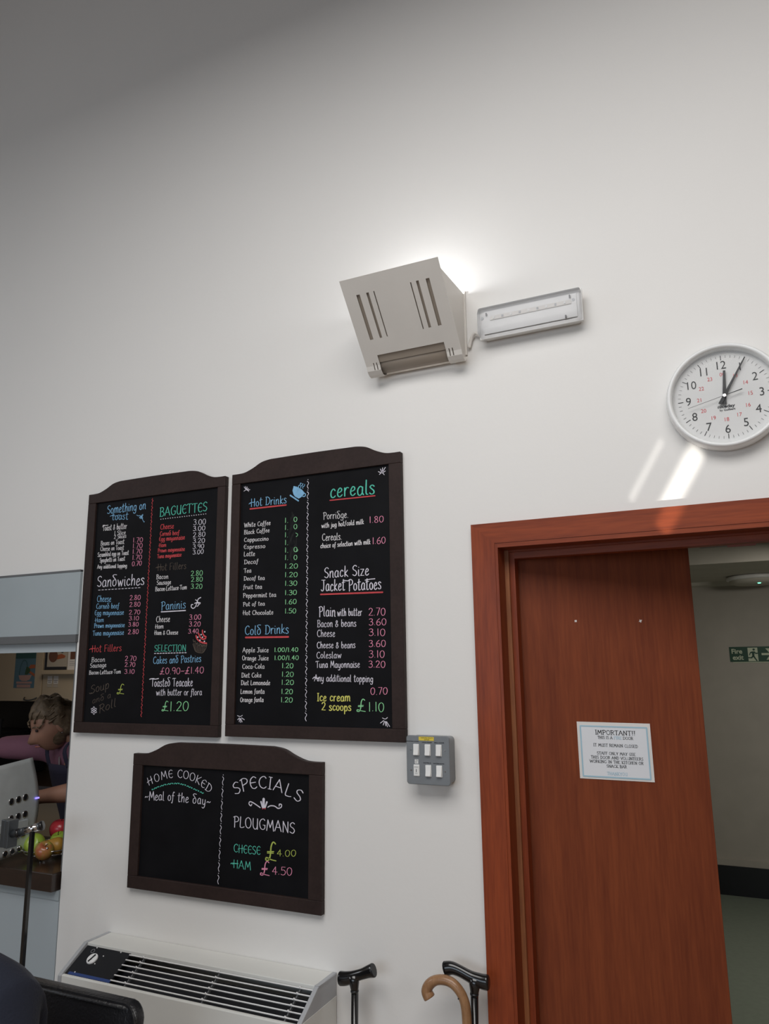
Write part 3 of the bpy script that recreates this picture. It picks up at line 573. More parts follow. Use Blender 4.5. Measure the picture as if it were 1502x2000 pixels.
BOARD_LINES = [[('', [(-2.2465, 2.0128), (-2.2366, 2.0127)], 'lavender', 0.0028),
 ('', [(-2.2293, 2.0127), (-2.2193, 2.0126)], 'lavender', 0.0028),
 ('', [(-2.2121, 2.0126), (-2.2022, 2.0125)], 'lavender', 0.0028),
 ('', [(-2.1949, 2.0125), (-2.1851, 2.0124)], 'lavender', 0.0028),
 ('', [(-2.1779, 2.0124), (-2.1681, 2.0123)], 'lavender', 0.0028),
 ('', [(-2.161, 2.0123), (-2.1512, 2.0122)], 'lavender', 0.0028),
 ('', [(-2.1441, 2.0122), (-2.1344, 2.0121)], 'lavender', 0.0028),
 ('', [(-2.1273, 2.0121), (-2.1176, 2.012)], 'lavender', 0.0028),
 ('', [(-2.1106, 2.012), (-2.101, 2.0119)], 'lavender', 0.0028),
 ('', [(-2.0939, 2.0119), (-2.0844, 2.0118)], 'lavender', 0.0028),
 ('', [(-2.0774, 2.0118), (-2.0679, 2.0117)], 'lavender', 0.0028),
 ('', [(-2.0609, 2.0117), (-2.0515, 2.0116)], 'lavender', 0.0028),
 ('', [(-2.0445, 2.0116), (-2.0351, 2.0115)], 'lavender', 0.0028),
 ('', [(-1.9511, 2.2679), (-1.9484, 2.2678)], 'lavender', 0.0035),
 ('', [(-1.9397, 2.2679), (-1.9369, 2.2679)], 'lavender', 0.0035),
 ('', [(-1.9282, 2.2679), (-1.9255, 2.2679)], 'lavender', 0.0035),
 ('', [(-1.9168, 2.268), (-1.9141, 2.2679)], 'lavender', 0.0035),
 ('', [(-1.9054, 2.268), (-1.9027, 2.268)], 'lavender', 0.0035),
 ('', [(-1.8941, 2.268), (-1.8914, 2.268)], 'lavender', 0.0035),
 ('', [(-1.8828, 2.2681), (-1.8801, 2.268)], 'lavender', 0.0035),
 ('', [(-1.8715, 2.2681), (-1.8689, 2.2681)], 'lavender', 0.0035),
 ('', [(-1.8603, 2.2681), (-1.8576, 2.2681)], 'lavender', 0.0035),
 ('', [(-1.8491, 2.2682), (-1.8465, 2.2681)], 'lavender', 0.0035),
 ('', [(-1.838, 2.2682), (-1.8353, 2.2681)], 'lavender', 0.0035),
 ('', [(-1.8269, 2.2682), (-1.8242, 2.2682)], 'lavender', 0.0035),
 ('', [(-1.8158, 2.2682), (-1.8132, 2.2682)], 'lavender', 0.0035),
 ('', [(-1.8047, 2.2683), (-1.8021, 2.2682)], 'lavender', 0.0035),
 ('', [(-1.7937, 2.2683), (-1.7911, 2.2683)], 'lavender', 0.0035),
 ('', [(-1.7828, 2.2683), (-1.7802, 2.2683)], 'lavender', 0.0035),
 ('', [(-1.7718, 2.2684), (-1.7692, 2.2683)], 'lavender', 0.0035),
 ('', [(-1.7609, 2.2684), (-1.7583, 2.2684)], 'lavender', 0.0035),
 ('', [(-1.7501, 2.2684), (-1.7475, 2.2684)], 'lavender', 0.0035),
 ('', [(-1.7392, 2.2685), (-1.7367, 2.2684)], 'lavender', 0.0035),
 ('', [(-1.9509, 1.7644), (-1.943, 1.7645)], 'lavender', 0.0035),
 ('', [(-1.938, 1.7645), (-1.93, 1.7645)], 'lavender', 0.0035),
 ('', [(-1.925, 1.7645), (-1.9171, 1.7645)], 'lavender', 0.0035),
 ('', [(-1.9121, 1.7645), (-1.9043, 1.7646)], 'lavender', 0.0035),
 ('', [(-1.8993, 1.7646), (-1.8915, 1.7646)], 'lavender', 0.0035),
 ('', [(-1.8865, 1.7646), (-1.8787, 1.7646)], 'lavender', 0.0035),
 ('', [(-1.8738, 1.7646), (-1.866, 1.7646)], 'lavender', 0.0035),
 ('', [(-1.8611, 1.7646), (-1.8533, 1.7647)], 'lavender', 0.0035),
 ('', [(-1.8484, 1.7647), (-1.8407, 1.7647)], 'lavender', 0.0035),
 ('', [(-1.8358, 1.7647), (-1.8282, 1.7647)], 'lavender', 0.0035),
 ('', [(-1.8233, 1.7647), (-1.8156, 1.7648)], 'lavender', 0.0035),
 ('', [(-1.8108, 1.7648), (-1.8032, 1.7648)], 'lavender', 0.0035),
 ('', [(-1.9276, 1.9158), (-1.814, 1.9162)], 'lavender', 0.0045),
 ('', [(-2.0717, 2.2955), (-2.063, 2.2915), (-2.0545, 2.2916), (-2.0468, 2.2864)], 'blue', 0.0025),
 ('', [(-2.0568, 2.2843), (-2.0486, 2.2879), (-2.0406, 2.2947), (-2.0445, 2.2853), (-2.0538, 2.2809), (-2.0397, 2.2813)], 'blue', 0.0045),
 ('', [(-2.0442, 2.2809), (-2.0391, 2.2724), (-2.033, 2.2643), (-2.0309, 2.2673)], 'blue', 0.0025),
 ('', [(-2.2095, 2.303), (-2.2015, 2.3055), (-2.1789, 2.3024), (-2.1616, 2.3053)], 'blue', 0.0025),
 ('', [(-2.2739, 1.7847), (-2.2642, 1.788), (-2.2433, 1.7884)], 'red', 0.003),
 ('', [(-1.9634, 2.0822), (-1.9544, 2.085), (-1.9338, 2.0845)], 'brown', 0.003),
 ('', [(-2.2524, 1.7588), (-2.2496, 1.7596)], 'red', 0.001),
 ('', [(-1.9674, 1.6714), (-1.9596, 1.6734), (-1.941, 1.6722), (-1.9254, 1.6745)], 'lavender', 0.004),
 ('', [(-2.2455, 2.2631), (-2.2411, 2.2682), (-2.2281, 2.2684), (-2.2163, 2.2687)], 'white', 0.003),
 ('', [(-1.789, 1.9278), (-1.7811, 1.9226), (-1.7711, 1.9271), (-1.7641, 1.941), (-1.7586, 1.955), (-1.7472, 1.9606)], 'lavender', 0.004),
 ('', [(-1.789, 1.9278), (-1.7883, 1.936), (-1.7817, 1.9365)], 'lavender', 0.004),
 ('', [(-1.7742, 1.9402), (-1.7652, 1.9423), (-1.7489, 1.9415), (-1.7527, 1.9364)], 'lavender', 0.004),
 ('', [(-1.7708, 1.9535), (-1.7618, 1.947), (-1.7562, 1.9338), (-1.7635, 1.9288)], 'lavender', 0.0035),
 ('', [(-2.2596, 1.6219), (-2.2553, 1.619), (-2.2395, 1.622)], 'brown', 0.003),
 ('', [(-2.2313, 1.5595), (-2.2363, 1.5652), (-2.2322, 1.571), (-2.2272, 1.5653), (-2.2313, 1.5595)], 'lavender', 0.0025),
 ('', [(-2.2335, 1.5582), (-2.2413, 1.5581), (-2.2451, 1.5638), (-2.2373, 1.5639), (-2.2335, 1.5582)], 'lavender', 0.0025),
 ('', [(-2.2333, 1.5557), (-2.2361, 1.55), (-2.2439, 1.5498), (-2.2411, 1.5556), (-2.2333, 1.5557)], 'lavender', 0.0025),
 ('', [(-2.2308, 1.5545), (-2.2258, 1.5488), (-2.2298, 1.543), (-2.2349, 1.5487), (-2.2308, 1.5545)], 'lavender', 0.0025),
 ('', [(-2.2286, 1.5558), (-2.2208, 1.5559), (-2.2171, 1.5502), (-2.2248, 1.5501), (-2.2286, 1.5558)], 'lavender', 0.0025),
 ('', [(-2.2288, 1.5583), (-2.226, 1.564), (-2.2183, 1.5642), (-2.221, 1.5584), (-2.2288, 1.5583)], 'lavender', 0.0025)], [('', [(-1.5415, 2.2676), (-1.389, 2.2671)], 'red', 0.006),
 ('', [(-1.2147, 2.2654), (-1.0433, 2.2636)], 'red', 0.0045),
 ('', [(-1.2492, 1.947), (-1.0197, 1.9428)], 'red', 0.006),
 ('', [(-1.5475, 1.8123), (-1.373, 1.81)], 'red', 0.007),
 ('', [(-1.5463, 2.2861), (-1.5385, 2.2907), (-1.5226, 2.2905)], 'blue', 0.003),
 ('', [(-1.2776, 1.6716), (-1.2715, 1.6765), (-1.2633, 1.6744), (-1.2538, 1.6715)], 'lavender', 0.0035),
 ('', [(-1.1645, 1.9899), (-1.1462, 1.9868), (-1.137, 1.9903)], 'lavender', 0.0035),
 ('', [(-1.0829, 1.9852), (-1.065, 1.9874), (-1.0473, 1.988)], 'lavender', 0.0035),
 ('', [(-1.34, 2.1056), (-1.3409, 2.1014), (-1.3458, 2.0984), (-1.3497, 2.0987)], 'green', 0.0025),
 ('', [(-1.3491, 2.1642), (-1.3426, 2.1606), (-1.3416, 2.1549), (-1.3474, 2.1511)], 'green', 0.002),
 ('', [(-1.5617, 2.3424), (-1.5695, 2.3522)], 'lavender', 0.0028),
 ('', [(-1.5598, 2.3427), (-1.5631, 2.3533)], 'lavender', 0.0028),
 ('', [(-1.5577, 2.342), (-1.5561, 2.3507)], 'lavender', 0.0028),
 ('', [(-1.5559, 2.3401), (-1.55, 2.3446)], 'lavender', 0.0028),
 ('', [(-1.5539, 2.3385), (-1.5435, 2.3393)], 'lavender', 0.0028),
 ('', [(-1.5701, 2.3363), (-1.5585, 2.34), (-1.5487, 2.3333)], 'lavender', 0.0025),
 ('', [(-1.0212, 2.3397), (-1.0306, 2.3444)], 'lavender', 0.0028),
 ('', [(-1.0187, 2.3422), (-1.0224, 2.3526)], 'lavender', 0.0028),
 ('', [(-1.0163, 2.3431), (-1.0142, 2.3559)], 'lavender', 0.0028),
 ('', [(-1.0133, 2.3433), (-1.0043, 2.3563)], 'lavender', 0.0028),
 ('', [(-1.0133, 2.3395), (-1.0045, 2.3437)], 'lavender', 0.0028),
 ('', [(-1.0271, 2.3342), (-1.0171, 2.3394), (-1.0091, 2.3312)], 'lavender', 0.0025),
 ('', [(-1.5651, 1.5423), (-1.5722, 1.5357)], 'lavender', 0.0028),
 ('', [(-1.5632, 1.5403), (-1.5658, 1.5292)], 'lavender', 0.0028),
 ('', [(-1.5613, 1.5396), (-1.5595, 1.5269)], 'lavender', 0.0028),
 ('', [(-1.5595, 1.5401), (-1.5533, 1.5286)], 'lavender', 0.0028),
 ('', [(-1.5567, 1.5424), (-1.5442, 1.5363)], 'lavender', 0.0028),
 ('', [(-1.5737, 1.5495), (-1.5622, 1.5467), (-1.5529, 1.5507)], 'lavender', 0.0025),
 ('', [(-1.0214, 1.5437), (-1.033, 1.5361)], 'lavender', 0.0028),
 ('', [(-1.0185, 1.542), (-1.0236, 1.5302)], 'lavender', 0.0028),
 ('', [(-1.016, 1.5413), (-1.0149, 1.5281)], 'lavender', 0.0028),
 ('', [(-1.0141, 1.5405), (-1.0089, 1.5252)], 'lavender', 0.0028),
 ('', [(-1.0118, 1.5407), (-1.0012, 1.5262)], 'lavender', 0.0028),
 ('', [(-1.0259, 1.5516), (-1.0164, 1.5485), (-1.0085, 1.5529)], 'lavender', 0.0025)], [('', [(-1.4732, 1.2585), (-1.4832, 1.2636), (-1.4999, 1.2712), (-1.5139, 1.2748), (-1.5182, 1.2679), (-1.5108, 1.2618), (-1.5065, 1.2673)], 'lavender', 0.004),
 ('', [(-1.4438, 1.2617), (-1.4341, 1.2667), (-1.4179, 1.2668), (-1.4044, 1.2608), (-1.3927, 1.265), (-1.3913, 1.2728), (-1.3993, 1.274), (-1.4003, 1.2679)], 'lavender', 0.004),
 ('', [(-1.4607, 1.2867), (-1.4601, 1.2607)], 'lavender', 0.011),
 ('', [(-1.4709, 1.2774), (-1.4639, 1.2596)], 'lavender', 0.007),
 ('', [(-1.4479, 1.2779), (-1.4552, 1.2601)], 'lavender', 0.007),
 ('', [(-1.4649, 1.256), (-1.4627, 1.2562)], 'red', 0.005),
 ('', [(-1.4562, 1.2566), (-1.454, 1.2567)], 'red', 0.005),
 ('', [(-1.5849, 1.0761), (-1.5805, 1.0786), (-1.5554, 1.0788)], 'teal', 0.003),
 ('', [(-1.9323, 1.29), (-1.9292, 1.2902)], 'teal', 0.005),
 ('', [(-1.924, 1.2909), (-1.9186, 1.2962), (-1.9137, 1.2952), (-1.9083, 1.3006)], 'teal', 0.003),
 ('', [(-1.9045, 1.3005), (-1.9013, 1.3007)], 'teal', 0.005),
 ('', [(-1.8953, 1.301), (-1.8893, 1.3061), (-1.8839, 1.3048), (-1.878, 1.3099)], 'teal', 0.003),
 ('', [(-1.8736, 1.3096), (-1.8704, 1.3098)], 'teal', 0.005),
 ('', [(-1.8645, 1.3092), (-1.8585, 1.3135), (-1.8531, 1.3116), (-1.8471, 1.3159)], 'teal', 0.003),
 ('', [(-1.8427, 1.315), (-1.8396, 1.3151)], 'teal', 0.005),
 ('', [(-1.8344, 1.3135), (-1.829, 1.3171), (-1.8242, 1.3145), (-1.8188, 1.3181)], 'teal', 0.003),
 ('', [(-1.815, 1.3164), (-1.8119, 1.3166)], 'teal', 0.005),
 ('', [(-1.8067, 1.3136), (-1.8013, 1.316), (-1.7965, 1.3125), (-1.7911, 1.3149)], 'teal', 0.003),
 ('', [(-1.7872, 1.3123), (-1.7842, 1.3125)], 'teal', 0.005),
 ('', [(-1.7787, 1.3086), (-1.7731, 1.3103), (-1.768, 1.3062), (-1.7624, 1.3079)], 'teal', 0.003),
 ('', [(-1.7584, 1.3046), (-1.7553, 1.3048)], 'teal', 0.005),
 ('', [(-1.7497, 1.3008), (-1.744, 1.3023), (-1.7389, 1.2981), (-1.7333, 1.2996)], 'teal', 0.003),
 ('', [(-1.7291, 1.2962), (-1.7262, 1.2964)], 'teal', 0.005),
 ('', [(-1.7211, 1.2924), (-1.7158, 1.294), (-1.711, 1.2899), (-1.7058, 1.2915)], 'teal', 0.003)]]
CUPCAKE = [('', [(-1.7623, 1.8249), (-1.7557, 1.8116), (-1.7376, 1.8005), (-1.7141, 1.796)], 'red', 0.0065),
 ('', [(-1.7516, 1.8326), (-1.7434, 1.8185), (-1.7306, 1.811), (-1.7183, 1.8139)], 'red', 0.0065),
 ('', [(-1.7345, 1.8429), (-1.733, 1.8321), (-1.7261, 1.8228), (-1.717, 1.8186)], 'red', 0.0065),
 ('', [(-1.7743, 1.8113), (-1.7719, 1.8032), (-1.7654, 1.8051), (-1.7614, 1.795), (-1.7536, 1.7988), (-1.7481, 1.7888), (-1.7398, 1.7938), (-1.7329, 1.7845), (-1.7263, 1.7911), (-1.7196, 1.7854), (-1.7125, 1.7932)], 'brown', 0.0035),
 ('', [(-1.7745, 1.7953), (-1.7694, 1.7833), (-1.7612, 1.7692), (-1.7435, 1.7638), (-1.7286, 1.7643), (-1.7168, 1.7783), (-1.7124, 1.7912)], 'brown', 0.0035),
 ('', [(-1.7702, 1.7992), (-1.7623, 1.7704)], 'brown', 0.003),
 ('', [(-1.7636, 1.7935), (-1.7575, 1.7696)], 'brown', 0.003),
 ('', [(-1.7576, 1.7989), (-1.7527, 1.7687)], 'brown', 0.003),
 ('', [(-1.7511, 1.7932), (-1.7479, 1.7678)], 'brown', 0.003),
 ('', [(-1.745, 1.7986), (-1.7431, 1.7669)], 'brown', 0.003),
 ('', [(-1.7385, 1.7929), (-1.7384, 1.7668)], 'brown', 0.003),
 ('', [(-1.7325, 1.7984), (-1.7336, 1.7668)], 'brown', 0.003),
 ('', [(-1.7261, 1.7927), (-1.7289, 1.7667)], 'brown', 0.003),
 ('', [(-1.7201, 1.7981), (-1.7242, 1.7666)], 'brown', 0.003),
 ('', [(-1.7253, 1.8371), (-1.7228, 1.837)], 'lavender', 0.006),
 ('', [(-1.7555, 1.8188), (-1.753, 1.8187)], 'lavender', 0.006),
 ('', [(-1.7455, 1.8078), (-1.7429, 1.8077)], 'lavender', 0.006),
 ('', [(-1.7344, 1.8182), (-1.7319, 1.8182)], 'lavender', 0.006),
 ('', [(-1.7253, 1.8033), (-1.7228, 1.8033)], 'lavender', 0.006),
 ('', [(-1.7408, 1.8272), (-1.7383, 1.8271)], 'lavender', 0.006)]
CUP_FILL = [(-1.3597, 2.332), (-1.3436, 2.3271), (-1.3261, 2.3155), (-1.3145, 2.3028), (-1.3174, 2.2979), (-1.3273, 2.2893), (-1.3381, 2.2847), (-1.3532, 2.2929), (-1.3603, 2.3025), (-1.364, 2.3161)]
CUP_LINES = [('', [(-1.3734, 2.3003), (-1.339, 2.2765)], 'blue', 0.006),
 ('', [(-1.316, 2.3012), (-1.3105, 2.2971), (-1.3134, 2.2905), (-1.3223, 2.2905)], 'blue', 0.004),
 ('', [(-1.3386, 2.3243), (-1.3387, 2.331), (-1.3327, 2.3325), (-1.3318, 2.339), (-1.3278, 2.3377)], 'blue', 0.003),
 ('', [(-1.3301, 2.3216), (-1.3302, 2.3282), (-1.3242, 2.3298), (-1.3233, 2.3358), (-1.3208, 2.3347)], 'blue', 0.003),
 ('', [(-1.3216, 2.3189), (-1.3217, 2.3255), (-1.3157, 2.3271), (-1.3148, 2.3327), (-1.3138, 2.3317)], 'blue', 0.003)]
WAVES = [((-1.9962, 2.3539), (-1.9983, 1.5344), 30), ((-1.3016, 2.3488), (-1.3028, 1.5317), 22), ((-1.6255, 1.3542), (-1.6342, 1.0039), 9)]
SMUDGE = [(-1.3773, 2.2252), (-1.3632, 2.2152), (-1.3568, 2.1886), (-1.3368, 2.1696), (-1.3316, 2.1434), (-1.3411, 2.1185), (-1.3554, 2.0769), (-1.3701, 2.0694), (-1.3656, 2.1032), (-1.3712, 2.1466), (-1.3793, 2.1906)]

# ------------------------------------------------------------------ chalkboards
def chalkboard(name, label, X0, X1, Z0, ZS, ZT, px0, px1, pz0, pz1, idx, hump):
    t = thing(name, label, 'menu board', ((X0+X1)/2, 0, Z0), 'chalkboards on the white wall')
    # frame: two stiles, a bottom rail and a shaped top rail
    sw = px0-X0; bw = pz0-Z0
    bev(link('frame_stile', box(X0, px0, -.022, 0, pz0-.0, pz1), 'frame', t), .002)
    bev(link('frame_stile', box(px1, X1, -.022, 0, pz0-.0, pz1), 'frame', t), .002)
    bev(link('bottom_rail', box(X0, X1, -.022, 0, Z0, pz0), 'frame', t), .002)
    h0, h1, h2, h3 = hump
    W = X1-X0
    half = [(0, 0), (.045, .0), (.085, .07), (.135, .38), (.185, .80), (.235, .97), (.29, 1.0)]
    top = catmull(half+[(.5, 1.03)]+[(1-a_, b_) for a_, b_ in half[::-1]], 6)
    out = [(X0+u*W, ZS+v*(ZT-ZS)) for u, v in top]
    P_ = [(X0, pz1), (X1, pz1)]+out[::-1]
    bev(link('top_rail', prism(P_, -.022, 0), 'frame', t), .002)
    link('backing', box(px0, px1, -.013, 0, pz0, pz1), 'slate', t)
    pl = lambda x, z: (x, -.0138, z)
    groups = {}
    for g, text, a, b, h, col, mid, swd in BOARD_TEXT[idx]:
        groups[(g, col, len(groups))] = V, F = [], []
        lettering(V, F, text, a, b, h, pl, mid, swd)
    for (g, col, _), (V, F) in groups.items():
        nm = {'heading': 'heading_lettering', 'item_list': 'menu_lettering'}.get(g.split('.')[0], 'price_lettering'); link(nm, mesh_of(nm, V, F), 'chalk_'+col, t)
    byc = {}
    for g, pts, col, wd in BOARD_LINES[idx]:
        V, F = byc.setdefault(col, ([], [])); ribbon(V, F, catmull(pts, 5), wd*.85, pl)
    for col, (V, F) in byc.items(): link('chalk_marking', mesh_of('chalk_marking', V, F), 'chalk_'+col, t)['kind'] = 'stuff'
    a, b, n = WAVES[idx]; a, b = Vector(a), Vector(b); V, F = [], []
    d = (b-a)/n; u = d.normalized(); s = Vector((-u.y, u.x))*(.0030 if idx < 2 else .0025)
    for k in range(n):
        p = a+d*k
        ribbon(V, F, [tuple(p), tuple(p+u*.001)], .0030, pl)
        ribbon(V, F, catmull([tuple(p+d*.16-s), tuple(p+d*.34+s), tuple(p+d*.62-s*.8), tuple(p+d*.86+s*.6)], 5), .0022, pl)
    link('divider_marking', mesh_of('divider_marking', V, F), 'chalk_red' if idx == 0 else 'chalk_lavender', t)
    return t
b1 = chalkboard('menu_board', 'tall brown framed chalkboard headed Something on toast, Sandwiches and Baguettes', -2.3225, -1.6485, 1.4755, 2.4015, 2.441, -2.282, -1.6825, 1.5145, 2.363, 0, (.10, .27, 0, 0))
V, F = [], []; grp = {}
for g, pts, col, wd in CUPCAKE: ribbon(*grp.setdefault(col, ([], [])), catmull(pts, 5), wd*.85, lambda x, z: (x, -.0139, z))
for col, (V, F) in grp.items(): link('cupcake_drawing', mesh_of('cupcake_drawing', V, F), 'chalk_'+col, b1)
b2 = chalkboard('menu_board', 'tall brown framed chalkboard listing Hot Drinks, Cold Drinks, cereals and Jacket Potatoes', -1.6185, -.9465, 1.4805, 2.4015, 2.441, -1.582, -.990, 1.520, 2.364, 1, (.10, .27, 0, 0))
link('cup_drawing', mesh_of('cup_drawing', [(x, -.0139, z) for x, z in CUP_FILL], [tuple(range(len(CUP_FILL)))]), 'chalk_blue', b2)
V, F = [], []
for g, pts, col, wd in CUP_LINES: ribbon(V, F, catmull(pts, 5), wd*.85, lambda x, z: (x, -.0142, z))
link('cup_drawing', mesh_of('cup_drawing', V, F), 'chalk_blue', b2)
rnd = random.Random(4); V, F = [], []
sx0, sx1 = min(p[0] for p in SMUDGE), max(p[0] for p in SMUDGE); sz0, sz1 = min(p[1] for p in SMUDGE), max(p[1] for p in SMUDGE)
for k in range(26):
    zc_ = sz0+(sz1-sz0)*rnd.random(); xc_ = sx0+(sx1-sx0)*rnd.uniform(.15, .75); a_ = rnd.uniform(.9, 2.0); l_ = rnd.uniform(.008, .02)
    ribbon(V, F, catmull([(xc_-math.cos(a_)*l_, zc_-math.sin(a_)*l_), (xc_+rnd.uniform(-.004, .004), zc_), (xc_+math.cos(a_)*l_, zc_+math.sin(a_)*l_)], 5), rnd.uniform(.003, .008), lambda x, z: (x, -.0134, z))
link('smudge', mesh_of('smudge', V, F), 'smudge', b2)
b3 = chalkboard('specials_board', 'low wide brown framed chalkboard reading Home Cooked Meal of the day and Specials', -2.0185, -1.2375, .9603, 1.4105, 1.4535, -1.975, -1.2855, 1.0015, 1.371, 2, (.10, .255, 0, 0))

# ------------------------------------------------------------------ uplighter
LX0, LX1 = -1.04, -.705
up = thing('wall_uplighter', 'cream slotted metal wall uplighter with light spilling above it', 'wall light', (-.8725, 0, 2.79))
prof = [(-.270, 2.911), (-.0765, 2.692)]
arc = [(-.0765, 2.692), (-.069, 2.678), (-.056, 2.668), (-.040, 2.666), (-.026, 2.674), (-.019, 2.688)]
line = Vector((prof[1][0]-prof[0][0], prof[1][1]-prof[0][1])); Ln_ = line.length
seglen = [math.dist(a, b) for a, b in zip(arc, arc[1:])]; TL = Ln_+sum(seglen)
def on_prof(v):
    s = v*Ln_
    if s <= Ln_: q = Vector(prof[0])+line*(s/Ln_); return q
    s -= Ln_
    for (a, b), l in zip(zip(arc, arc[1:]), seglen):
        if s <= l+1e-9: return Vector(a)+(Vector(b)-Vector(a))*(s/l)
        s -= l
    return Vector(arc[-1])
vmax = TL/Ln_
holes = []
for u, w_ in ((.145, .036), (.245, .026), (.312, .011)):
    holes += [(u-w_/2, u+w_/2, .185, .70), (1-u-w_/2, 1-u+w_/2, .185, .70)]
holes.append((.15, .85, .885, vmax+.01))
for u in (.085, .118): holes += [(u-.005, u+.005, .965, 1.05), (1-u-.005, 1-u+.005, .965, 1.05)]
us = sorted({0, 1}|{h[0] for h in holes}|{h[1] for h in holes})
vs = sorted({0, 1, vmax, .885, .965, 1.05}|{h[2] for h in holes if h[2] < vmax}|{h[3] for h in holes if h[3] < vmax}|{(Ln_+sum(seglen[:k]))/Ln_ for k in range(5)})
bm = bmesh.new(); vv = {}
for i, u in enumerate(us):
    for j, v in enumerate(vs):
        q = on_prof(v); vv[i, j] = bm.verts.new((LX0+u*(LX1-LX0), q.x, q.y))
for i in range(len(us)-1):
    for j in range(len(vs)-1):
        cu, cvv = (us[i]+us[i+1])/2, (vs[j]+vs[j+1])/2
        if any(h[0] < cu < h[1] and h[2] < cvv < h[3] for h in holes): continue
        bm.faces.new((vv[i, j], vv[i+1, j], vv[i+1, j+1], vv[i, j+1]))
bmesh.ops.delete(bm, geom=[v for v in bm.verts if not v.link_faces], context='VERTS')
fp = link('front_plate', bm, 'lampw', up); md = fp.modifiers.new('solid', 'SOLIDIFY'); md.thickness = .0016; md.offset = 0
ins = [(-.258, 2.893), (-.075, 2.700), (-.055, 2.690), (-.03, 2.69), (-.004, 2.70), (-.004, 2.70)]
for x in (LX0+.010, LX1-.012):
    link('side_cheek', prism_x([(-.252, 2.900), (-.07, 2.697), (-.03, 2.680), (-.002, 2.684), (-.002, 2.915), (-.03, 2.915)], x, x+.002), 'lampw', up)
    # rolled edge of the cheek along the wall
    link('wall_flange', box(x-.004, x+.008, -.008, 0, 2.70, 2.925), 'lampw', up)
link('back_plate', box(LX0+.012, LX1-.012, -.004, 0, 2.684, 2.88), 'lampw', up)
link('slot_diffuser', prism_x([(-.236, 2.880), (-.078, 2.700), (-.074, 2.704), (-.232, 2.884)], LX0+.02, LX1-.02), 'lampd', up)
link('lower_diffuser', prism_x([(-.085, 2.716), (-.068, 2.690), (-.052, 2.678), (-.036, 2.676), (-.024, 2.684), (-.02, 2.70), (-.03, 2.716)], LX0+.014, LX1-.014), 'lampd', up, smooth=True)
link('lamp_tube', tube([(LX0+.05, -.07, 2.80), (LX1-.04, -.07, 2.80)], .013, 12), mat('lit_tube', (.8, .8, .8), emit=((1, .98, .95), 3)), up, smooth=True)
l = bpy.data.lights.new('uplighter_bulb', 'POINT'); l.energy = 1.5; l.color = (.94, .97, 1); l.shadow_soft_size = .03
lo = bpy.data.objects.new('uplighter_bulb', l); COL.objects.link(lo); lo.location = (-.845, -.115, 2.90)

# ------------------------------------------------------------------ emergency light
em = thing('emergency_light', 'slim clear-covered emergency light fitting beside the slotted uplighter', 'emergency light', (-.49, 0, 2.78))
EX0, EX1, EZ0, EZ1 = -.652, -.331, 2.729, 2.830
bev(link('base_tray', box(EX0+.008, EX1-.010, -.038, 0, EZ0+.004, EZ1-.004), 'whitep', em), .006, 3)
link('gear_plate', box(EX0+.014, EX1-.014, -.042, -.038, EZ0+.012, EZ1-.012), 'whitep', em)
cov = [(-.034, EZ0), (-.066, EZ0+.002), (-.073, EZ0+.010), (-.073, EZ1-.026), (-.060, EZ1-.004), (-.034, EZ1)]
cv_ = bev(link('cover', prism_x(cov, EX0, EX1), 'milky', em), .008, 3)
link('cover_rim', prism_x([(-.030, EZ0-.002), (-.038, EZ0-.002), (-.038, EZ1+.002), (-.030, EZ1+.002)], EX0-.002, EX1+.002), 'whitep', em)
link('led_strip', box(EX0+.035, EX1-.03, -.0455, -.042, EZ0+.056, EZ0+.069), 'lampw', em)
for k in range(9):
    x = EX0+.045+k*.028; link('led', box(x, x+.006, -.0475, -.0455, EZ0+.059, EZ0+.066), 'heatertrim' if k % 2 else 'whitep', em)
for x, z in ((EX0+.018, EZ0+.052), (EX1-.018, EZ0+.052)):
    link('cover_screw', disc(x, z, .005, -.0745, -.0735, 16), 'heatertrim', em)
for x, z in ((EX0+.022, EZ1-.02), (EX1-.035, EZ1-.018), (EX1-.05, EZ0+.02)):
    link('clip', box(x, x+.004, -.05, -.042, z-.008, z), 'greydark', em)
tag(link('cable', tube(catmull([(-.652, -.018, 2.745), (-.675, -.016, 2.765), (-.69, -.012, 2.752), (-.700, -.010, 2.72)], 6), .0055, 8), 'lampw', smooth=True), 'short grey cable joining the uplighter and the emergency light', 'cable')

# ------------------------------------------------------------------ clock
cx, cz = .032, 2.428
ck = thing('wall_clock', 'round white wall clock with black numerals above the door', 'clock', (cx, 0, cz))
RX = Matrix.Translation((cx, 0, cz)) @ Matrix.Rotation(R(90), 4, 'X')
link('rim', lathe([(.140, 0), (.1505, .004), (.1515, .02), (.1495, .038), (.1465, .046), (.142, .0485), (.1365, .046), (.134, .040), (.1335, .022)], 96, M4=RX), 'whitegloss', ck, smooth=True)
link('dial', lathe([(0, .022), (.1338, .022), (.1338, .018), (0, .018)], 96, M4=RX), 'face', ck)
cl = lambda x, z: (cx+x, -.0226, cz+z)
V, F = [], []
for k in range(60):
    a = math.radians(6*k); r0, r1, w_ = (.1065, .1195, .0018) if k % 5 == 0 else (.1125, .1195, .0008)
    ribbon(V, F, [(r0*math.sin(a), r0*math.cos(a)), (r1*math.sin(a), r1*math.cos(a))], w_, cl)
link('minute_marking', mesh_of('minute_marking', V, F), 'ink', ck)
for k in range(1, 13):
    a = math.radians(30*k)
    print_text('numeral', str(k), .0335, 'ink', ck, lambda x, z: cl(x, z), cx=.0925*math.sin(a), z=.0925*math.cos(a), sx=.92)
    print_text('small_numeral', '%02d' % ((k+12) % 24), .0155, 'redink', ck, lambda x, z: cl(x, z), cx=.0650*math.sin(a), z=.0650*math.cos(a), sx=.92)
print_text('printed_name', 'niceday', .0125, 'ink', ck, cl, cx=.002, z=-.029, bold=.0004, sx=1.15)
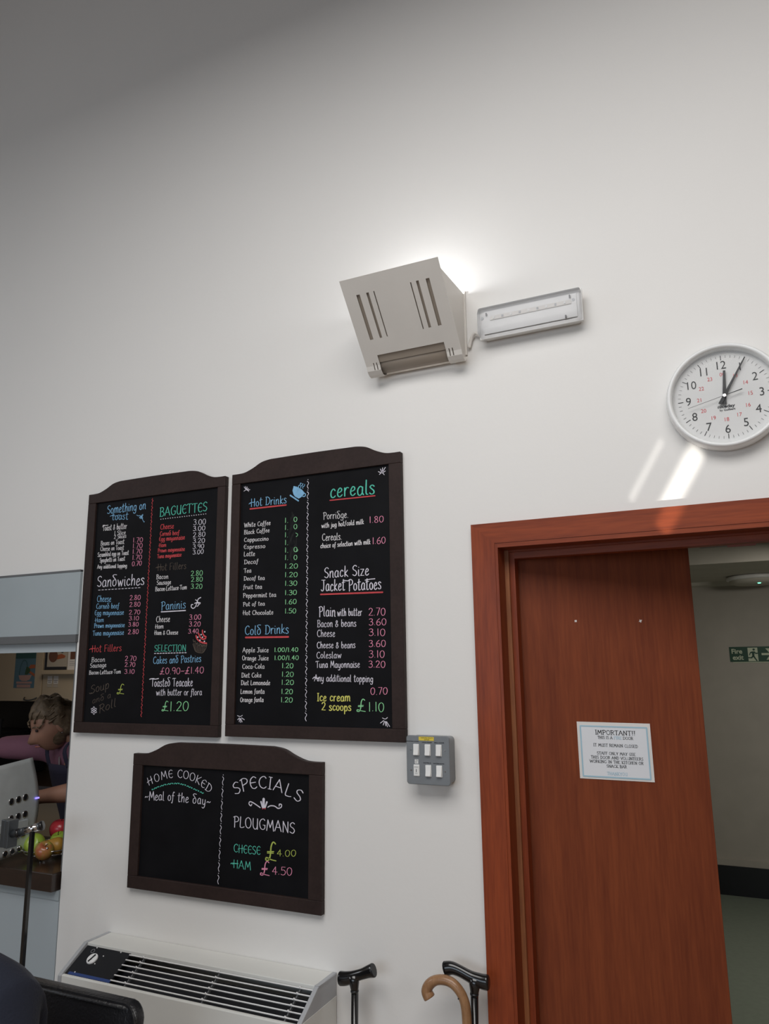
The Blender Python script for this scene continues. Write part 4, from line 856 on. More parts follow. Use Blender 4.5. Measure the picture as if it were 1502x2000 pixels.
print_text('printed_name', 'by Guilbert', .0085, 'ink', ck, cl, cx=.004, z=-.0385, bold=.0002)
def hand(name, ang, r0, r1, w0, w1, y, m='ink'):
    a = R(ang); d = Vector((math.sin(a), math.cos(a))); s = Vector((d.y, -d.x))
    q = [d*r0+s*w0/2, d*r1+s*w1/2, d*r1-s*w1/2, d*r0-s*w0/2]
    return link(name, prism([(cx+p.x, cz+p.y) for p in q], y-.0008, y), m, ck)
hand('hour_hand', 4.5, -.024, .074, .0105, .0062, -.028); hand('minute_hand', 30.5, -.026, .119, .0095, .0030, -.031)
hand('second_hand', 256, -.002, .098, .0010, .0008, -.034); hand('second_hand_tail', 76, .008, .047, .0018, .0026, -.034)
link('centre_pin', disc(cx, cz, .0045, -.036, -.022, 20), 'chrome', ck)
link('cover_glass', lathe([(0, .0405), (.1345, .0405)], 64, M4=RX), 'clear', ck)

# ------------------------------------------------------------------ switch box
sb = thing('switch_box', 'grey metal light switch box with six white modules beside the tall menu board', 'switch', (-.86, 0, 1.37))
link('back_box', prism(rrect(-.9245, -.7955, 1.370, 1.503, .012), -.048, 0), 'greymetal', sb)
bev(link('face_plate', prism(rrect(-.9275, -.7905, 1.3675, 1.5065, .009), -.0585, -.048), 'greymetal', sb), .0025, 3)
sp = lambda x, z: (x, -.0590, z)
for k, (x, z) in enumerate(((-.895, 1.466), (-.8585, 1.466), (-.8235, 1.466), (-.895, 1.4075), (-.8575, 1.4075), (-.8235, 1.4075))):
    bev(link('module_frame', prism(rrect(x-.0093, x+.0093, z-.0165, z+.0165, .002, 3), -.0605, -.0585), 'whitep', sb), .0006)
    if k != 3:
        rk = prism_x([(-.0600, z-.0145), (-.0668, z-.0145), (-.0632, z+.001), (-.0615, z+.0145), (-.0600, z+.0145)], x-.0078, x+.0078)
        bev(link('rocker', rk, 'whitep', sb), .0008)
    else:
        kp = link('test_switch', prism(rrect(x-.0078, x+.0078, z-.0145, z+.0145, .0015, 3), -.0622, -.0603), 'whitep', sb)
        link('key_slot', box(x-.001, x+.001, -.0625, -.062, z-.005, z+.004), 'ink', kp)
        print_text('printed_label', 'EMERG', .0042, 'greytext', kp, lambda a, b: (a, -.0626, b), cx=x, z=z+.0095)
        print_text('printed_label', 'TEST', .0042, 'greytext', kp, lambda a, b: (a, -.0626, b), cx=x, z=z-.0085)
for x, z, t, s in ((-.9065, 1.4895, 'SNACK BAR LOUNGE', .0036), (-.861, 1.4877, 'LARGE LOUNGE', .0038), (-.822, 1.4877, 'SMALL LOUNGE', .0038), (-.861, 1.4295, 'SHUTTER UP', .0038), (-.825, 1.4290, 'SHUTTER DOWN', .0038)):
    print_text('printed_label', t, s, 'ink', sb, sp, cx=x, z=z, sx=1.12, bold=.00012)
link('warning_label', box(-.8865, -.8385, -.0592, -.0585, 1.4925, 1.5035), 'yellow', sb)
print_text('printed_label', 'WARNING: ISOLATE', .0042, 'ink', sb, lambda a, b: (a, -.0596, b), cx=-.861, z=1.5005)
print_text('printed_label', 'SUPPLIES', .0042, 'ink', sb, lambda a, b: (a, -.0596, b), cx=-.861, z=1.4955)
link('key_label', box(-.9005, -.8895, -.0592, -.0585, 1.4265, 1.4385), 'whitep', sb)
V, F = [], []; ribbon(V, F, catmull([(-.898, 1.436), (-.893, 1.437), (-.892, 1.434), (-.896, 1.433), (-.898, 1.430), (-.893, 1.429)], 4), .0008, lambda a, b: (a, -.0596, b))
link('key_symbol', mesh_of('key_symbol', V, F), 'ink', sb)
link('knockout', disc(-.9165, 1.4965, .0052, -.0592, -.0585, 20), 'greymetal', sb)
for x, z in ((-.9125, 1.466), (-.8055, 1.466), (-.9125, 1.4075), (-.8055, 1.4075)):
    link('screw', disc(x, z, .0022, -.0597, -.0585, 12), 'chrome', sb)

# ------------------------------------------------------------------ notice on the door
nt_ = thing('paper_notice', 'white fire door notice with pale blue border taped to the door', 'notice', tuple(on_door(.25, 1.37)))
sc_ = lambda d: (lambda t, z: tuple(on_door(t, z, d)))
def quadf(name, P_, m, d, parent):
    bm = bmesh.new(); bm.faces.new([bm.verts.new(on_door(t, z, d)) for t, z in P_]); ob = link(name, bm, m, parent)
    return ob
TLc, TRc, BRc, BLc = (.1455, 1.5395), (.358, 1.5325), (.359, 1.3665), (.1456, 1.377)
def nb(u, v):
    a = Vector(TLc)*(1-u)+Vector(TRc)*u; b = Vector(BLc)*(1-u)+Vector(BRc)*u; return tuple(a*(1-v)+b*v)
sh = quadf('sheet', [nb(0, 0), nb(0, 1), nb(1, 1), nb(1, 0)], 'paperw', .0014, nt_); md = sh.modifiers.new('solid', 'SOLIDIFY'); md.thickness = .0006
quadf('print_area', [nb(.04, .06), nb(.04, .965), nb(.955, .965), nb(.955, .06)], 'paper', .0018, nt_)
V, F = [], []
for a, b in (((.045, .075), (.95, .075)), ((.95, .075), (.95, .955)), ((.95, .955), (.045, .955)), ((.045, .955), (.045, .075))):
    ribbon(V, F, [nb(*a), nb(*b)], .0042, sc_(.0022))
link('border', mesh_of('border', V, F), 'blueprint', nt_)
def nline(text, u0, u1, v, h, m='ink', mw=.0009):
    V, F = [], []; lettering(V, F, text, nb(u0, v), nb(u1, v), h, sc_(.0023), serif=True, minw=mw)
    link('notice_text', mesh_of('notice_text', V, F), m, nt_)
nline('IMPORTANT!!', .245, .79, .215, .0125, mw=.0014)
nline('THIS IS A', .275, .475, .290, .0078); nline('FIRE', .495, .60, .290, .0078, 'blueprint'); nline('DOOR', .62, .755, .290, .0078)
nline('IT MUST REMAIN CLOSED', .21, .81, .425, .0080)
nline('STAFF ONLY MAY USE', .25, .77, .565, .0078); nline('THIS DOOR AND VOLUNTEERS', .165, .87, .640, .0078)
nline('WORKING IN THE KITCHEN OR', .145, .868, .712, .0078); nline('SNACK BAR', .37, .64, .785, .0078); nline('THANKYOU', .37, .64, .915, .0085, 'blueprint')

# ------------------------------------------------------------------ storage heater
hs = thing('wall_heater', 'ivory wall heater with sloping black slatted grille below the specials board', 'heater', (-1.655, -.1, 0))
hp = [(0, .803), (-.110, .803), (-.205, .743), (-.215, .735), (-.215, .06), (0, .06)]
for x0 in (-2.113, -1.209): bev(link('end_panel', prism_x([(y, z) for y, z in hp], x0, x0+.014), 'heatertrim', hs, ), .002)
link('side_panel', box(-1.1955, -1.194, -.200, -.004, .07, .74), 'heater', hs)
bev(link('top_panel', box(-2.099, -1.209, -.108, -.002, .788, .8015), 'heater', hs), .002)
bev(link('front_panel', box(-2.099, -1.209, -.213, -.200, .07, .738), 'heater', hs), .003)
link('grille_recess', prism_x([(-.104, .758), (-.196, .700), (-.196, .68), (-.08, .74)], -2.099, -1.209), 'blackpl', hs)
link('bottom_panel', box(-2.099, -1.209, -.2, -.004, .0, .08), 'blackpl', hs)
link('back_panel', box(-2.099, -1.209, -.012, -.002, .08, .787), 'heater', hs)
sd = Vector((0, -.095, -.060)).normalized(); sn = Vector((0, -sd.z*-1, 0))
def slope(t, d=0):  # t from 0 (top) to 1 (front), d lifts off the slope
    return (-.108+(-.205+.108)*t - .53*d, .800+(.742-.800)*t + .85*d)
link('control_panel', prism_x([slope(.03, -.006), slope(.985, -.006), slope(.985, -.012), slope(.03, -.012)], -2.097, -1.905), 'blackpl', hs)
link('blue_film', prism_x([slope(.90, -.0055), slope(.985, -.0055), slope(.985, -.0062), slope(.90, -.0062)], -2.085, -1.905), 'bluefilm', hs)
for k in range(6):
    t = .10+k*.163; a, b, c, d = slope(t-.014, -.002), slope(t+.014, -.002), slope(t+.014, -.005), slope(t-.014, -.005)
    link('slat', prism_x([a, b, c, d], -1.905, -1.211), 'slat', hs)
for x in (-1.845, -1.545, -1.255):
    link('support_bar', prism_x([slope(.03, -.008), slope(.98, -.008), slope(.98, -.016), slope(.03, -.016)], x-.002, x+.002), 'greydark', hs)
    for k in range(6):
        y, z = slope(.10+k*.163-.02, .0); link('rivet', ellipsoid((x, y, z-.002), .003, .003, .003, 8), 'slat', hs)
dm = Matrix.Translation((-2.035, slope(.42, -.006)[0], slope(.42, -.006)[1])) @ Matrix.Rotation(R(31.5), 4, 'X')
kn = link('dial_knob', lathe([(0, .005), (.0175, .005), (.019, .003), (.019, 0)], 28, M4=dm), 'slat', hs)
link('pointer', lathe([(0, .0112), (.0001, .0112)], 3, M4=dm), 'ink', kn) if False else None
bm = box(-.0030, .0030, -.0145, .0145, .0045, .0062); bmesh.ops.transform(bm, matrix=dm @ Matrix.Rotation(R(-18), 4, 'Z'), verts=bm.verts[:]); link('pointer', bm, 'ink', kn)
bm = lathe([(.0062, 0), (.0068, .0004), (.0072, 0)], 20, M4=Matrix.Translation((-2.058, slope(.18, -.0055)[0], slope(.18, -.0055)[1])) @ Matrix.Rotation(R(31.5), 4, 'X')); link('dial_marking', bm, 'heatertrim', hs)
for x, t in ((-2.05, .07), (-1.945, .07), (-2.01, .55), (-2.0, .28), (-2.06, .9)):
    y, z = slope(t, -.004); link('screw', ellipsoid((x, y, z), .0022, .0022, .0022, 8), 'slat', hs)
link('sticker', box(-1.194, -1.1935, -.150, -.115, .655, .69), 'paperw', hs)
for x in (-1.20,):
    link('corner_cap', prism_x([(-.003, .800), (-.112, .8035), (-.112, .7985), (-.003, .796)], x-.008, x+.0062), 'heatertrim', hs)

# ------------------------------------------------------------------ walking sticks
def derby(name, label, x0, z0, dirx, foot, prof):
    t = thing(name, label, 'walking stick', foot, 'walking sticks beside the door')
    y = -.07; s = dirx
    prof = catmull(prof, 4)
    rr = [.0145 if i in (0,) else .0175+.0025*math.sin(i/len(prof)*6.28+1.2) for i in range(len(prof))]; rr[-1] = .019; ex, ez = prof[-1]; gx, gz = prof[-1][0]-prof[-3][0], prof[-1][1]-prof[-3][1]; gl = math.hypot(gx, gz); gx /= gl; gz /= gl
    h = link('handle', tube([(x0+s*a, y, z0+b) for a, b in prof], rr, 14, flat=.8), 'blackgl', t, smooth=True)
    bev(h, .003)
    link('handle_cap', tube([(x0+s*ex, y, z0+ez), (x0+s*(ex+gx*.003), y, z0+ez+gz*.003)], [.019, .0175], 14, flat=.8), 'blackpl', t)
    nk = link('neck', tube([(x0-s*.004, y, z0+.004), (x0, y, z0-.018), (x0+s*.001, y+.0005, z0-.035), (x0+s*.0015, y+.001, z0-.05)], [.020, .0150, .0115, .0105], 14, flat=.85), 'blackgl', t, smooth=True)
    link('collar', tube([(x0+s*.0012, y, z0-.036), (x0+s*.0014, y, z0-.040)], [.0120, .0120], 14), 'blackpl', t, smooth=True)
    link('shaft', tube([(x0+s*.0015, y+.001, z0-.045), (foot[0], foot[1], .03)], [.0105, .009], 14), 'blackgl', t, smooth=True)
    link('ferrule', tube([(foot[0], foot[1], .035), (foot[0], foot[1], 0)], [.011, .014], 14), 'blackpl', t, smooth=True)
derby('walking_stick', 'black derby-handled walking stick propped against the heater', -1.100, .829, 1, (-1.080, -.13, 0), [(-.050, -.012), (-.03, -.010), (-.01, -.004), (.01, .004), (.03, .012), (.048, .020), (.062, .025)])
derby('walking_stick', 'black derby-handled walking stick leaning against the door frame', -.7335, .877, -1, (-.742, -.12, 0), [(-.042, -.004), (-.025, -.004), (0, .0), (.02, .006), (.045, .014), (.065, .017), (.082, .013)])
st = thing('walking_stick', 'light bamboo walking stick with a curved crook handle', 'walking stick', (-.752, -.2, 0), 'walking sticks beside the door')
pts = catmull([(-.853, -.10, .822), (-.861, -.10, .838), (-.853, -.10, .855), (-.835, -.10, .868), (-.810, -.10, .873), (-.785, -.10, .868), (-.764, -.10, .850), (-.752, -.10, .825), (-.748, -.10, .790), (-.748, -.101, .75)], 5)
rr = [.0165-.0035*min(1, i/16) for i in range(len(pts))]; rr[0] = .0155
link('crook', tube(pts, rr, 14), 'bamboo', st, smooth=True)
link('shaft', tube([pts[-2], (-.750, -.14, .4), (-.752, -.2, .03)], [.013, .0115, .0095], 14), 'bamboo', st, smooth=True)
link('knot', ellipsoid((-.7655, -.1125, .838), .002, .0015, .002, 8), 'ink', st)
link('ferrule', tube([(-.752, -.2, .035), (-.752, -.2, 0)], [.011, .014], 14), 'blackpl', st, smooth=True)

# ------------------------------------------------------------------ hatch: shutter, worktop, counter front
shb = thing('roller_shutter', 'blue-grey roller shutter box and raised curtain over the serving hatch', 'shutter', (-3.2, 0, 1.8))
link('shutter_box', box(-4.1, HX+.006, -.012, .10, 1.845, 2.097), 'shutter', shb)
link('box_edge', box(-4.1, HX+.008, -.016, .02, 1.815, 1.847), 'greydark', shb, label=None) if False else link('box_edge', box(-4.1, HX+.004, -.014, .02, 1.815, 1.845), 'greydark', shb)
link('top_edge', box(-4.1, HX+.006, -.014, 0, 2.093, 2.101), 'greydark', shb)
link('curtain_end', box(-4.1, HX-.004, .012, .03, 1.779, 1.83), 'panel', shb)
link('guide_rail', box(HX-.006, HX+.0, .0, .045, .975, 1.815), 'greydark', shb)
link('guide_rail', box(-4.1, -4.06, .0, .045, .975, 1.815), 'greydark', shb)
wt = thing('serving_counter', 'pale blue-grey serving counter front with a dark brown wooden worktop', 'counter', (-3.2, .2, 0))
bev(link('worktop', box(-4.095, HX-.014, -.030, .42, .908, .972), 'worktop', wt), .003)
link('front_board', box(-4.095, HX-.004, .0, .02, 0, .908), 'panel', wt)
link('lip_shade_strip', box(-4.095, HX-.004, -.004, .0, .875, .908), 'shutter', wt)  # darker strip standing in for the shadow band under the worktop lip
link('back_board', box(-4.095, HX-.02, .36, .38, 0, .908), 'panel', wt)

# steel machine standing on the counter end
mx0, my0 = -2.668, .10; dv = Vector((0, -1)); nv = Vector((1, 0))
SM = thing('steel_machine', 'curved stainless steel machine side with rows of round holes on the counter', 'coffee machine', (-2.75, .1, .93))
def mp(s, z, d=0):
    bow = math.sin(math.pi*min(1, max(0, (1.36-z)/.40)))
    q = Vector((mx0, my0))+dv*(s-.030*bow)+nv*(d+.022*bow); return (q.x, q.y, z-.10*s)
hl = [(.165, 1.168), (.245, 1.168), (.325, 1.168), (.165, 1.10), (.245, 1.10), (.325, 1.10), (.145, 1.02), (.225, 1.02), (.305, 1.02), (.135, .96), (.215, .96), (.295, .96)]
bm = bmesh.new(); grid = {}
NS, NZ = 16, 20
for i in range(NS+1):
    for j in range(NZ+1):
        grid[i, j] = bm.verts.new(mp(i/NS*.30, 1.003+.355*j/NZ))
for i in range(NS):
    for j in range(NZ): bm.faces.new((grid[i, j], grid[i+1, j], grid[i+1, j+1], grid[i, j+1]))
pn = link('side_panel', bm, 'steel', SM, smooth=True); md = pn.modifiers.new('solid', 'SOLIDIFY'); md.thickness = .003; md.offset = 1
MM = Matrix(((dv.x, nv.x, 0, 0), (dv.y, nv.y, 0, 0), (0, 0, 1, 0), (0, 0, 0, 1)))
for s, z in [(a_*.40, 1.735-(1.72-b_)*.939) for a_, b_ in hl]:
    c = Vector(mp(s, z, .003))
    bmx = lathe([(.0085, -.001), (.0115, .0018), (.013, 0)], 18, M4=Matrix.Translation(c) @ MM @ Matrix.Rotation(R(-90), 4, 'X'))
    vh = link('vent_hole', bmx, 'chrome', SM, smooth=True)
    link('hole_mouth', lathe([(0, .0005), (.009, .0005)], 18, M4=Matrix.Translation(c) @ MM @ Matrix.Rotation(R(-90), 4, 'X')), 'blackpl', vh)
bm = bmesh.new(); q = [mp(.0, .975, -.01), mp(.60, .975, -.01)]
a, b = Vector((mx0, my0))-nv*.02+dv*.075, Vector((mx0, my0))-nv*.02+dv*.26
c_, d_ = a-nv*.30, b-nv*.30
vsb = [(a.x, a.y), (b.x, b.y), (d_.x, d_.y), (c_.x, c_.y)]
lo_ = [bm.verts.new((x, y, .990)) for x, y in vsb]; hi_ = [bm.verts.new((x, y, 1.315)) for x, y in vsb]
bm.faces.new(lo_[::-1]); bm.faces.new(hi_)
for i in range(4): bm.faces.new((lo_[i], lo_[(i+1) % 4], hi_[(i+1) % 4], hi_[i]))
bmesh.ops.recalc_face_normals(bm, faces=bm.faces[:]); link('body', bm, 'steeld', SM)
def mbox(s0, s1, z0, z1, d0, d1):
    bm = bmesh.new(); v = []
    for z in (z0, z1):
        for s, d in ((s0, d0), (s1, d0), (s1, d1), (s0, d1)):
            p = Vector((mx0, my0))+dv*s+nv*d; v.append(bm.verts.new((p.x, p.y, z)))
    for f in ((3, 2, 1, 0), (4, 5, 6, 7), (0, 1, 5, 4), (1, 2, 6, 5), (2, 3, 7, 6), (3, 0, 4, 7)): bm.faces.new([v[i] for i in f])
    bmesh.ops.recalc_face_normals(bm, faces=bm.faces[:]); return bm
link('band', mbox(.02, .24, 1.093, 1.123, .021, .027), 'steel', SM)
for s in (.04, .10): link('foot', mbox(s, s+.04, .972, .99, -.2, -.16), 'blackpl', SM)
link('indicator_light', mbox(-.026, -.010, 1.196, 1.201, .022, .026), 'violet', SM)
# black pole with a short horizontal grip in front of the machine
PL = thing('grip_pole', 'black upright pole with a chrome horizontal grip in front of the counter', 'pole', (-2.238, -.25, 0))
link('post', box(-2.243, -2.230, -.256, -.244, .012, 1.172), 'blackgl', PL)
link('foot_plate', prism(rrect(-2.28, -2.20, .0, .012, .004), -.30, -.20), 'blackgl', PL)
link('grip', tube([(-2.286, -.262, 1.166), (-2.212, -.235, 1.190)], .0125, 16), 'steeld', PL, smooth=True)
link('grip_sleeve', tube([(-2.262, -.2535, 1.174), (-2.222, -.2385, 1.187)], .0132, 16), 'chrome', PL, smooth=True)
for a, b in (((-2.291, -.264, 1.1645), (-2.284, -.261, 1.1665)), ((-2.214, -.236, 1.189), (-2.207, -.233, 1.191))): link('grip_end', tube([a, b], .0155, 16), 'blackgl', PL, smooth=True)
link('arm', tube([(-2.268, -.256, 1.172), (-2.322, -.256, 1.160)], .013, 12), 'steeld', PL, smooth=True)
bev(link('clamp_plate', box(-2.340, -2.322, -.275, -.235, 1.115, 1.205), 'steeld', PL), .002)
bev(link('clamp_plate', box(-2.366, -2.346, -.270, -.240, 1.115, 1.205), 'steeld', PL), .002)
link('clamp_bolt', tube([(-2.366, -.255, 1.16), (-2.322, -.255, 1.16)], .006, 8), 'steeld', PL)

# fruit bowl
def fruit(name, label, m, c, r, squash=.92, tilt=(0, 0)):
    t = thing(name, label, name.split('_')[-1], c, 'fruit in the wire bowl')
    if name == 'pear': prof = [(0, -r), (.5*r, -.92*r), (.9*r, -.5*r), (.98*r, -.05*r), (.8*r, .45*r), (.5*r, .95*r), (.36*r, 1.3*r), (.2*r, 1.52*r), (0, 1.56*r)]
    else: prof = [(0, -.74*r), (.22*r, -.82*r), (.5*r, -.8*r), (.85*r, -.45*r), (r, .05*r), (.92*r, .5*r), (.6*r, .84*r), (.32*r, .86*r), (.12*r, .74*r), (0, .66*r)]
    m4 = Matrix.Translation(c) @ Matrix.Rotation(R(tilt[0]), 4, 'X') @ Matrix.Rotation(R(tilt[1]), 4, 'Y')
    link('flesh', lathe(catmull(prof, 3), 28, M4=m4), m, t, smooth=True)
    zt_ = 1.5*r if name == 'pear' else .68*r
    p = [m4 @ Vector((0, 0, zt_)), m4 @ Vector((.004, 0, zt_+.010)), m4 @ Vector((.010, 0, zt_+.018))]
    link('stem', tube(p, .0016, 6), 'ink', t)
fruit('green_apple', 'green apple lying with its stalk end out in the wire bowl', 'pgreen', (-2.638, .118, 1.022), .041, tilt=(60, 20))
fruit('red_apple', 'deep red apple at the back of the wire fruit bowl', 'pred', (-2.668, .27, 1.046), .044)
fruit('green_apple', 'green apple half hidden behind the yellow pear in the bowl', 'pgreen', (-2.60, .205, 1.020), .037, tilt=(20, 0))
fruit('red_apple', 'pinkish red apple low at the front of the fruit bowl', 'pmix', (-2.548, .085, 1.012), .036, tilt=(20, 30))
fruit('pear', 'yellow brown pear lying on top of the wire fruit bowl', 'pyel', (-2.556, .150, 1.018), .033, tilt=(70, -40))
FB = thing('fruit_bowl', 'chrome wire fruit bowl holding apples and a pear', 'bowl', (-2.60, .165, .972))
bc = Vector((-2.60, .165, 0))
for r_, z_ in ((.118, 1.012), (.100, .994), (.050, .986)):
    link('wire_ring', tube([(bc.x+r_*math.cos(2*math.pi*k/32), bc.y+r_*math.sin(2*math.pi*k/32), z_) for k in range(33)], .0022, 6), 'chrome', FB, smooth=True)
for k in range(12):
    a = 2*math.pi*k/12+.2; ca, sa = math.cos(a), math.sin(a)
    link('wire_spoke', tube([(bc.x+r_*ca, bc.y+r_*sa, z_) for r_, z_ in ((.05, .986), (.100, .994), (.118, 1.012), (.124, 1.024))], .0016, 6), 'chrome', FB)
    link('ball_tip', ellipsoid((bc.x+.125*ca, bc.y+.125*sa, 1.027), .0048, .0048, .0048, 10), 'chrome', FB, smooth=True)
for k in range(3):
    a = 2*math.pi*k/3-1.2; ca, sa = math.cos(a), math.sin(a)
    link('foot', tube([(bc.x+.07*ca, bc.y+.07*sa, .990), (bc.x+.078*ca, bc.y+.078*sa, .978)], .0016, 6), 'chrome', FB)
    link('ball_foot', ellipsoid((bc.x+.078*ca, bc.y+.078*sa, .977), .005, .005, .005, 10), 'chrome', FB, smooth=True)

# ------------------------------------------------------------------ kitchen cupboards
def cupboard(x0, x1, label, hx):
    t = thing('wall_cupboard', label, 'cupboard', ((x0+x1)/2, 2.08, 1.472), 'cream wall cupboards')
    link('carcass', box(x0, x1, 1.925, 2.24, 1.476, 2.2), 'cream', t)
    d = bev(link('door', box(x0+.003, x1-.003, 1.902, 1.924, 1.472, 2.2), 'cream', t), .002)
    link('handle', tube(catmull([(hx-.064, 1.901, 1.500), (hx-.045, 1.880, 1.486), (hx, 1.874, 1.480), (hx+.045, 1.880, 1.486), (hx+.064, 1.901, 1.500)], 4), .005, 8), 'steeld', d, smooth=True)
    return t
cupboard(-5.32, -4.724, 'cream wall cupboard with the blue bowl poster on its door', -4.825)
cupboard(-4.718, -4.12, 'cream wall cupboard with food photographs above its door handle', -4.62)
cupboard(-5.92, -5.326, 'cream wall cupboard seen at the hatch edge, bare door', -5.43)
po = thing('poster', 'blue kitchen poster with a white bowl and green plant', 'poster', (-4.91, 1.899, 1.567))
def flat(name, x0, x1, z0, z1, m, y, parent): return link(name, box(x0, x1, y-.0008, y, z0, z1), m, parent)
def poly(name, P_, m, y, parent): return link(name, prism(P_, y-.0006, y), m, parent)
flat('sheet', -5.018, -4.80, 1.569, 1.875, 'pblue', 1.9015, po); flat('heading_band', -5.016, -4.802, 1.787, 1.873, 'pteal', 1.9003, po)
poly('bowl_print', [(-4.972, 1.662), (-4.832, 1.664), (-4.850, 1.630), (-4.885, 1.620), (-4.930, 1.620), (-4.958, 1.632)], 'ppink', 1.9003, po)
flat('stand_print', -4.99, -4.825, 1.600, 1.616, 'ppink', 1.9003, po); flat('stand_print', -4.982, -4.838, 1.572, 1.594, 'ppink', 1.9003, po)
poly('leaf_print', [(-4.905, 1.668), (-4.880, 1.666), (-4.850, 1.690), (-4.855, 1.712), (-4.875, 1.722), (-4.890, 1.728), (-4.900, 1.700)], 'pgreenl', 1.9000, po)
poly('arm_print', [(-4.880, 1.708), (-4.802, 1.715), (-4.802, 1.740), (-4.850, 1.740)], 'porange', 1.9003, po); poly('arm_print', [(-4.868, 1.684), (-4.802, 1.650), (-4.802, 1.672), (-4.850, 1.694)], 'porange', 1.9003, po)
V, F = [], []; ribbon(V, F, catmull([(-4.965, 1.665), (-4.955, 1.73), (-4.93, 1.772), (-4.90, 1.765), (-4.885, 1.73)], 5), .004, lambda x, z: (x, 1.8996, z)); link('arch_print', mesh_of('arch_print', V, F), 'pteal', po)
ph = thing('menu_card', 'food photograph card propped on the ledge above the cupboard door', 'photo card', (-4.58, 1.89, 1.699), 'cards on the ledge')
flat('sheet', -4.700, -4.470, 1.699, 1.875, 'pcream', 1.8955, ph); flat('dark_cloth', -4.698, -4.472, 1.700, 1.722, 'pblack', 1.8945, ph); flat('dark_cloth', -4.698, -4.675, 1.722, 1.875, 'pblack', 1.8945, ph)
link('dish_print', disc(-4.615, 1.800, .045, 1.8938, 1.8945, 28), 'pbrown', ph); link('dish_print', prism([(-4.575, 1.775), (-4.50, 1.785), (-4.49, 1.80), (-4.53, 1.815), (-4.57, 1.808)], 1.8938, 1.8945), 'porange', ph); link('dish_print', disc(-4.525, 1.842, .020, 1.8938, 1.8945, 20), 'pblack', ph)
p2 = thing('menu_card', 'white recipe card with small photo beside the food photograph', 'photo card', (-4.41, 1.89, 1.699), 'cards on the ledge')
flat('sheet', -4.466, -4.33, 1.699, 1.880, 'paperw', 1.8955, p2); flat('photo', -4.442, -4.352, 1.775, 1.845, 'pbrown', 1.8945, p2)
for z in (1.757, 1.742, 1.730): flat('print_line', -4.444, -4.40 if z != 1.742 else -4.375, z, z+.003, 'heatertrim', 1.8945, p2)
tag(bev(link('ledge', box(-4.700, -4.33, 1.868, 1.9015, 1.668, 1.698), 'cream'), .003), 'narrow cream ledge under the food photograph card on the cupboard', 'shelf')
for x, lb in ((-4.64, 'small white printed tag under the ledge, beside the cupboard door gap'), (-4.578, 'small white printed tag under the ledge, further from the cupboard door gap')):
    c = thing('label_tag', lb, 'tag', (x, 1.898, 1.59), 'printed tags'); flat('sheet', x-.024, x+.024, 1.600, 1.655, 'paperw', 1.9012, c)
    flat('sheet', x-.024, x+.024, 1.575, 1.598, 'pcream', 1.9012, c); flat('print_line', x-.02, x+.02, 1.622, 1.625, 'ink', 1.9000, c); flat('print_line', x-.016, x+.016, 1.610, 1.613, 'ink', 1.9000, c)
mw = thing('microwave', 'dark microwave oven on the rear worktop under the cupboards', 'microwave', (-5.2, 1.95, .93))
bev(link('body', box(-5.50, -4.97, 1.78, 2.20, .935, 1.235), 'blackpl', mw), .006); link('door', box(-5.495, -5.09, 1.768, 1.78, .945, 1.225), 'blackgl', mw); link('handle', box(-5.085, -5.075, 1.755, 1.768, .96, 1.21), 'steeld', mw)
tr = thing('wire_tray', 'dark wire-framed tray resting on top of the microwave', 'tray', (-5.2, 1.95, 1.236))
link('tray', box(-5.45, -4.99, 1.80, 2.15, 1.236, 1.25), 'blackpl', tr)
for x in (-5.44, -5.0): link('upright', box(x, x+.01, 1.80, 1.81, 1.25, 1.33), 'blackpl', tr)
link('top_bar', box(-5.44, -4.99, 1.80, 1.82, 1.33, 1.35), 'blackpl', tr)
bc_ = thing('base_cupboard', 'low kitchen base unit with a brown worktop at the back', 'cupboard', (-4.6, 2.0, 0))
link('carcass', box(-6.5, -1.8, 1.70, 2.235, .1, .89), 'cream', bc_); link('worktop', box(-6.52, -1.78, 1.66, 2.238, .89, .93), 'worktop', bc_); link('plinth', box(-6.5, -1.8, 1.74, 2.235, 0, .1), 'blackpl', bc_)

# ------------------------------------------------------------------ people
def skin_mesh(name, verts, edges, root, m, parent, sub=2):
    """verts: (x, y, z, rx, ry)"""
    me = bpy.data.meshes.new(name); me.from_pydata([v[:3] for v in verts], edges, []); me.update()
    o = link(name, me, m, parent); md = o.modifiers.new('skin', 'SKIN'); md.use_smooth_shade = True
    ly = o.data.skin_vertices[0].data
    for i, v in enumerate(verts): ly[i].radius = (v[3], v[4]); ly[i].use_root = i == root
    sd_ = o.modifiers.new('sub', 'SUBSURF'); sd_.levels = sub; sd_.render_levels = sub
    return o
def head_mesh(bm, mt, nose=True):
    """a head of half-height .115: face towards local +x, crown +z"""
    st_ = len(bm.verts)
    ret = bmesh.ops.create_uvsphere(bm, u_segments=32, v_segments=24, radius=1)
    for v in ret['verts']:
        x, y, z = v.co
        w_ = 1 if z > -.1 else 1-.42*min(1, (-.1-z)/.9)**1.2
        X = x*.096*(1 if x < 0 else (.98 if z > 0 else .98+.05*-z)); Y = y*.074*w_; Z = z*.115
        if x > 0:
            if z < -.1: X = X*(1-.10*(-z))+.012*(-z)
            f = max(0, 1-abs(y)/.22)
            if -.42 < z < .12: X += .040*f*(1-abs(z+.30)/.42 if z > -.42 else 0)*x
            if abs(z+.62) < .12: X += .006*max(0, 1-abs(y)/.35)*(1-abs(z+.62)/.12)*x
            for s in (-1, 1):
                d2 = ((y-s*.40)**2)/.04+((z-.08)**2)/.02
                X -= .010*math.exp(-d2)*x
            X += .008*max(0, 1-abs(y)/.25)*max(0, 1-abs(z+.88)/.2)*x
        else:
            X *= 1.04 if z > -.3 else 1.04-.5*min(1, (-.3-z))
        v.co = mt @ Vector((X, Y, Z))
    return ret
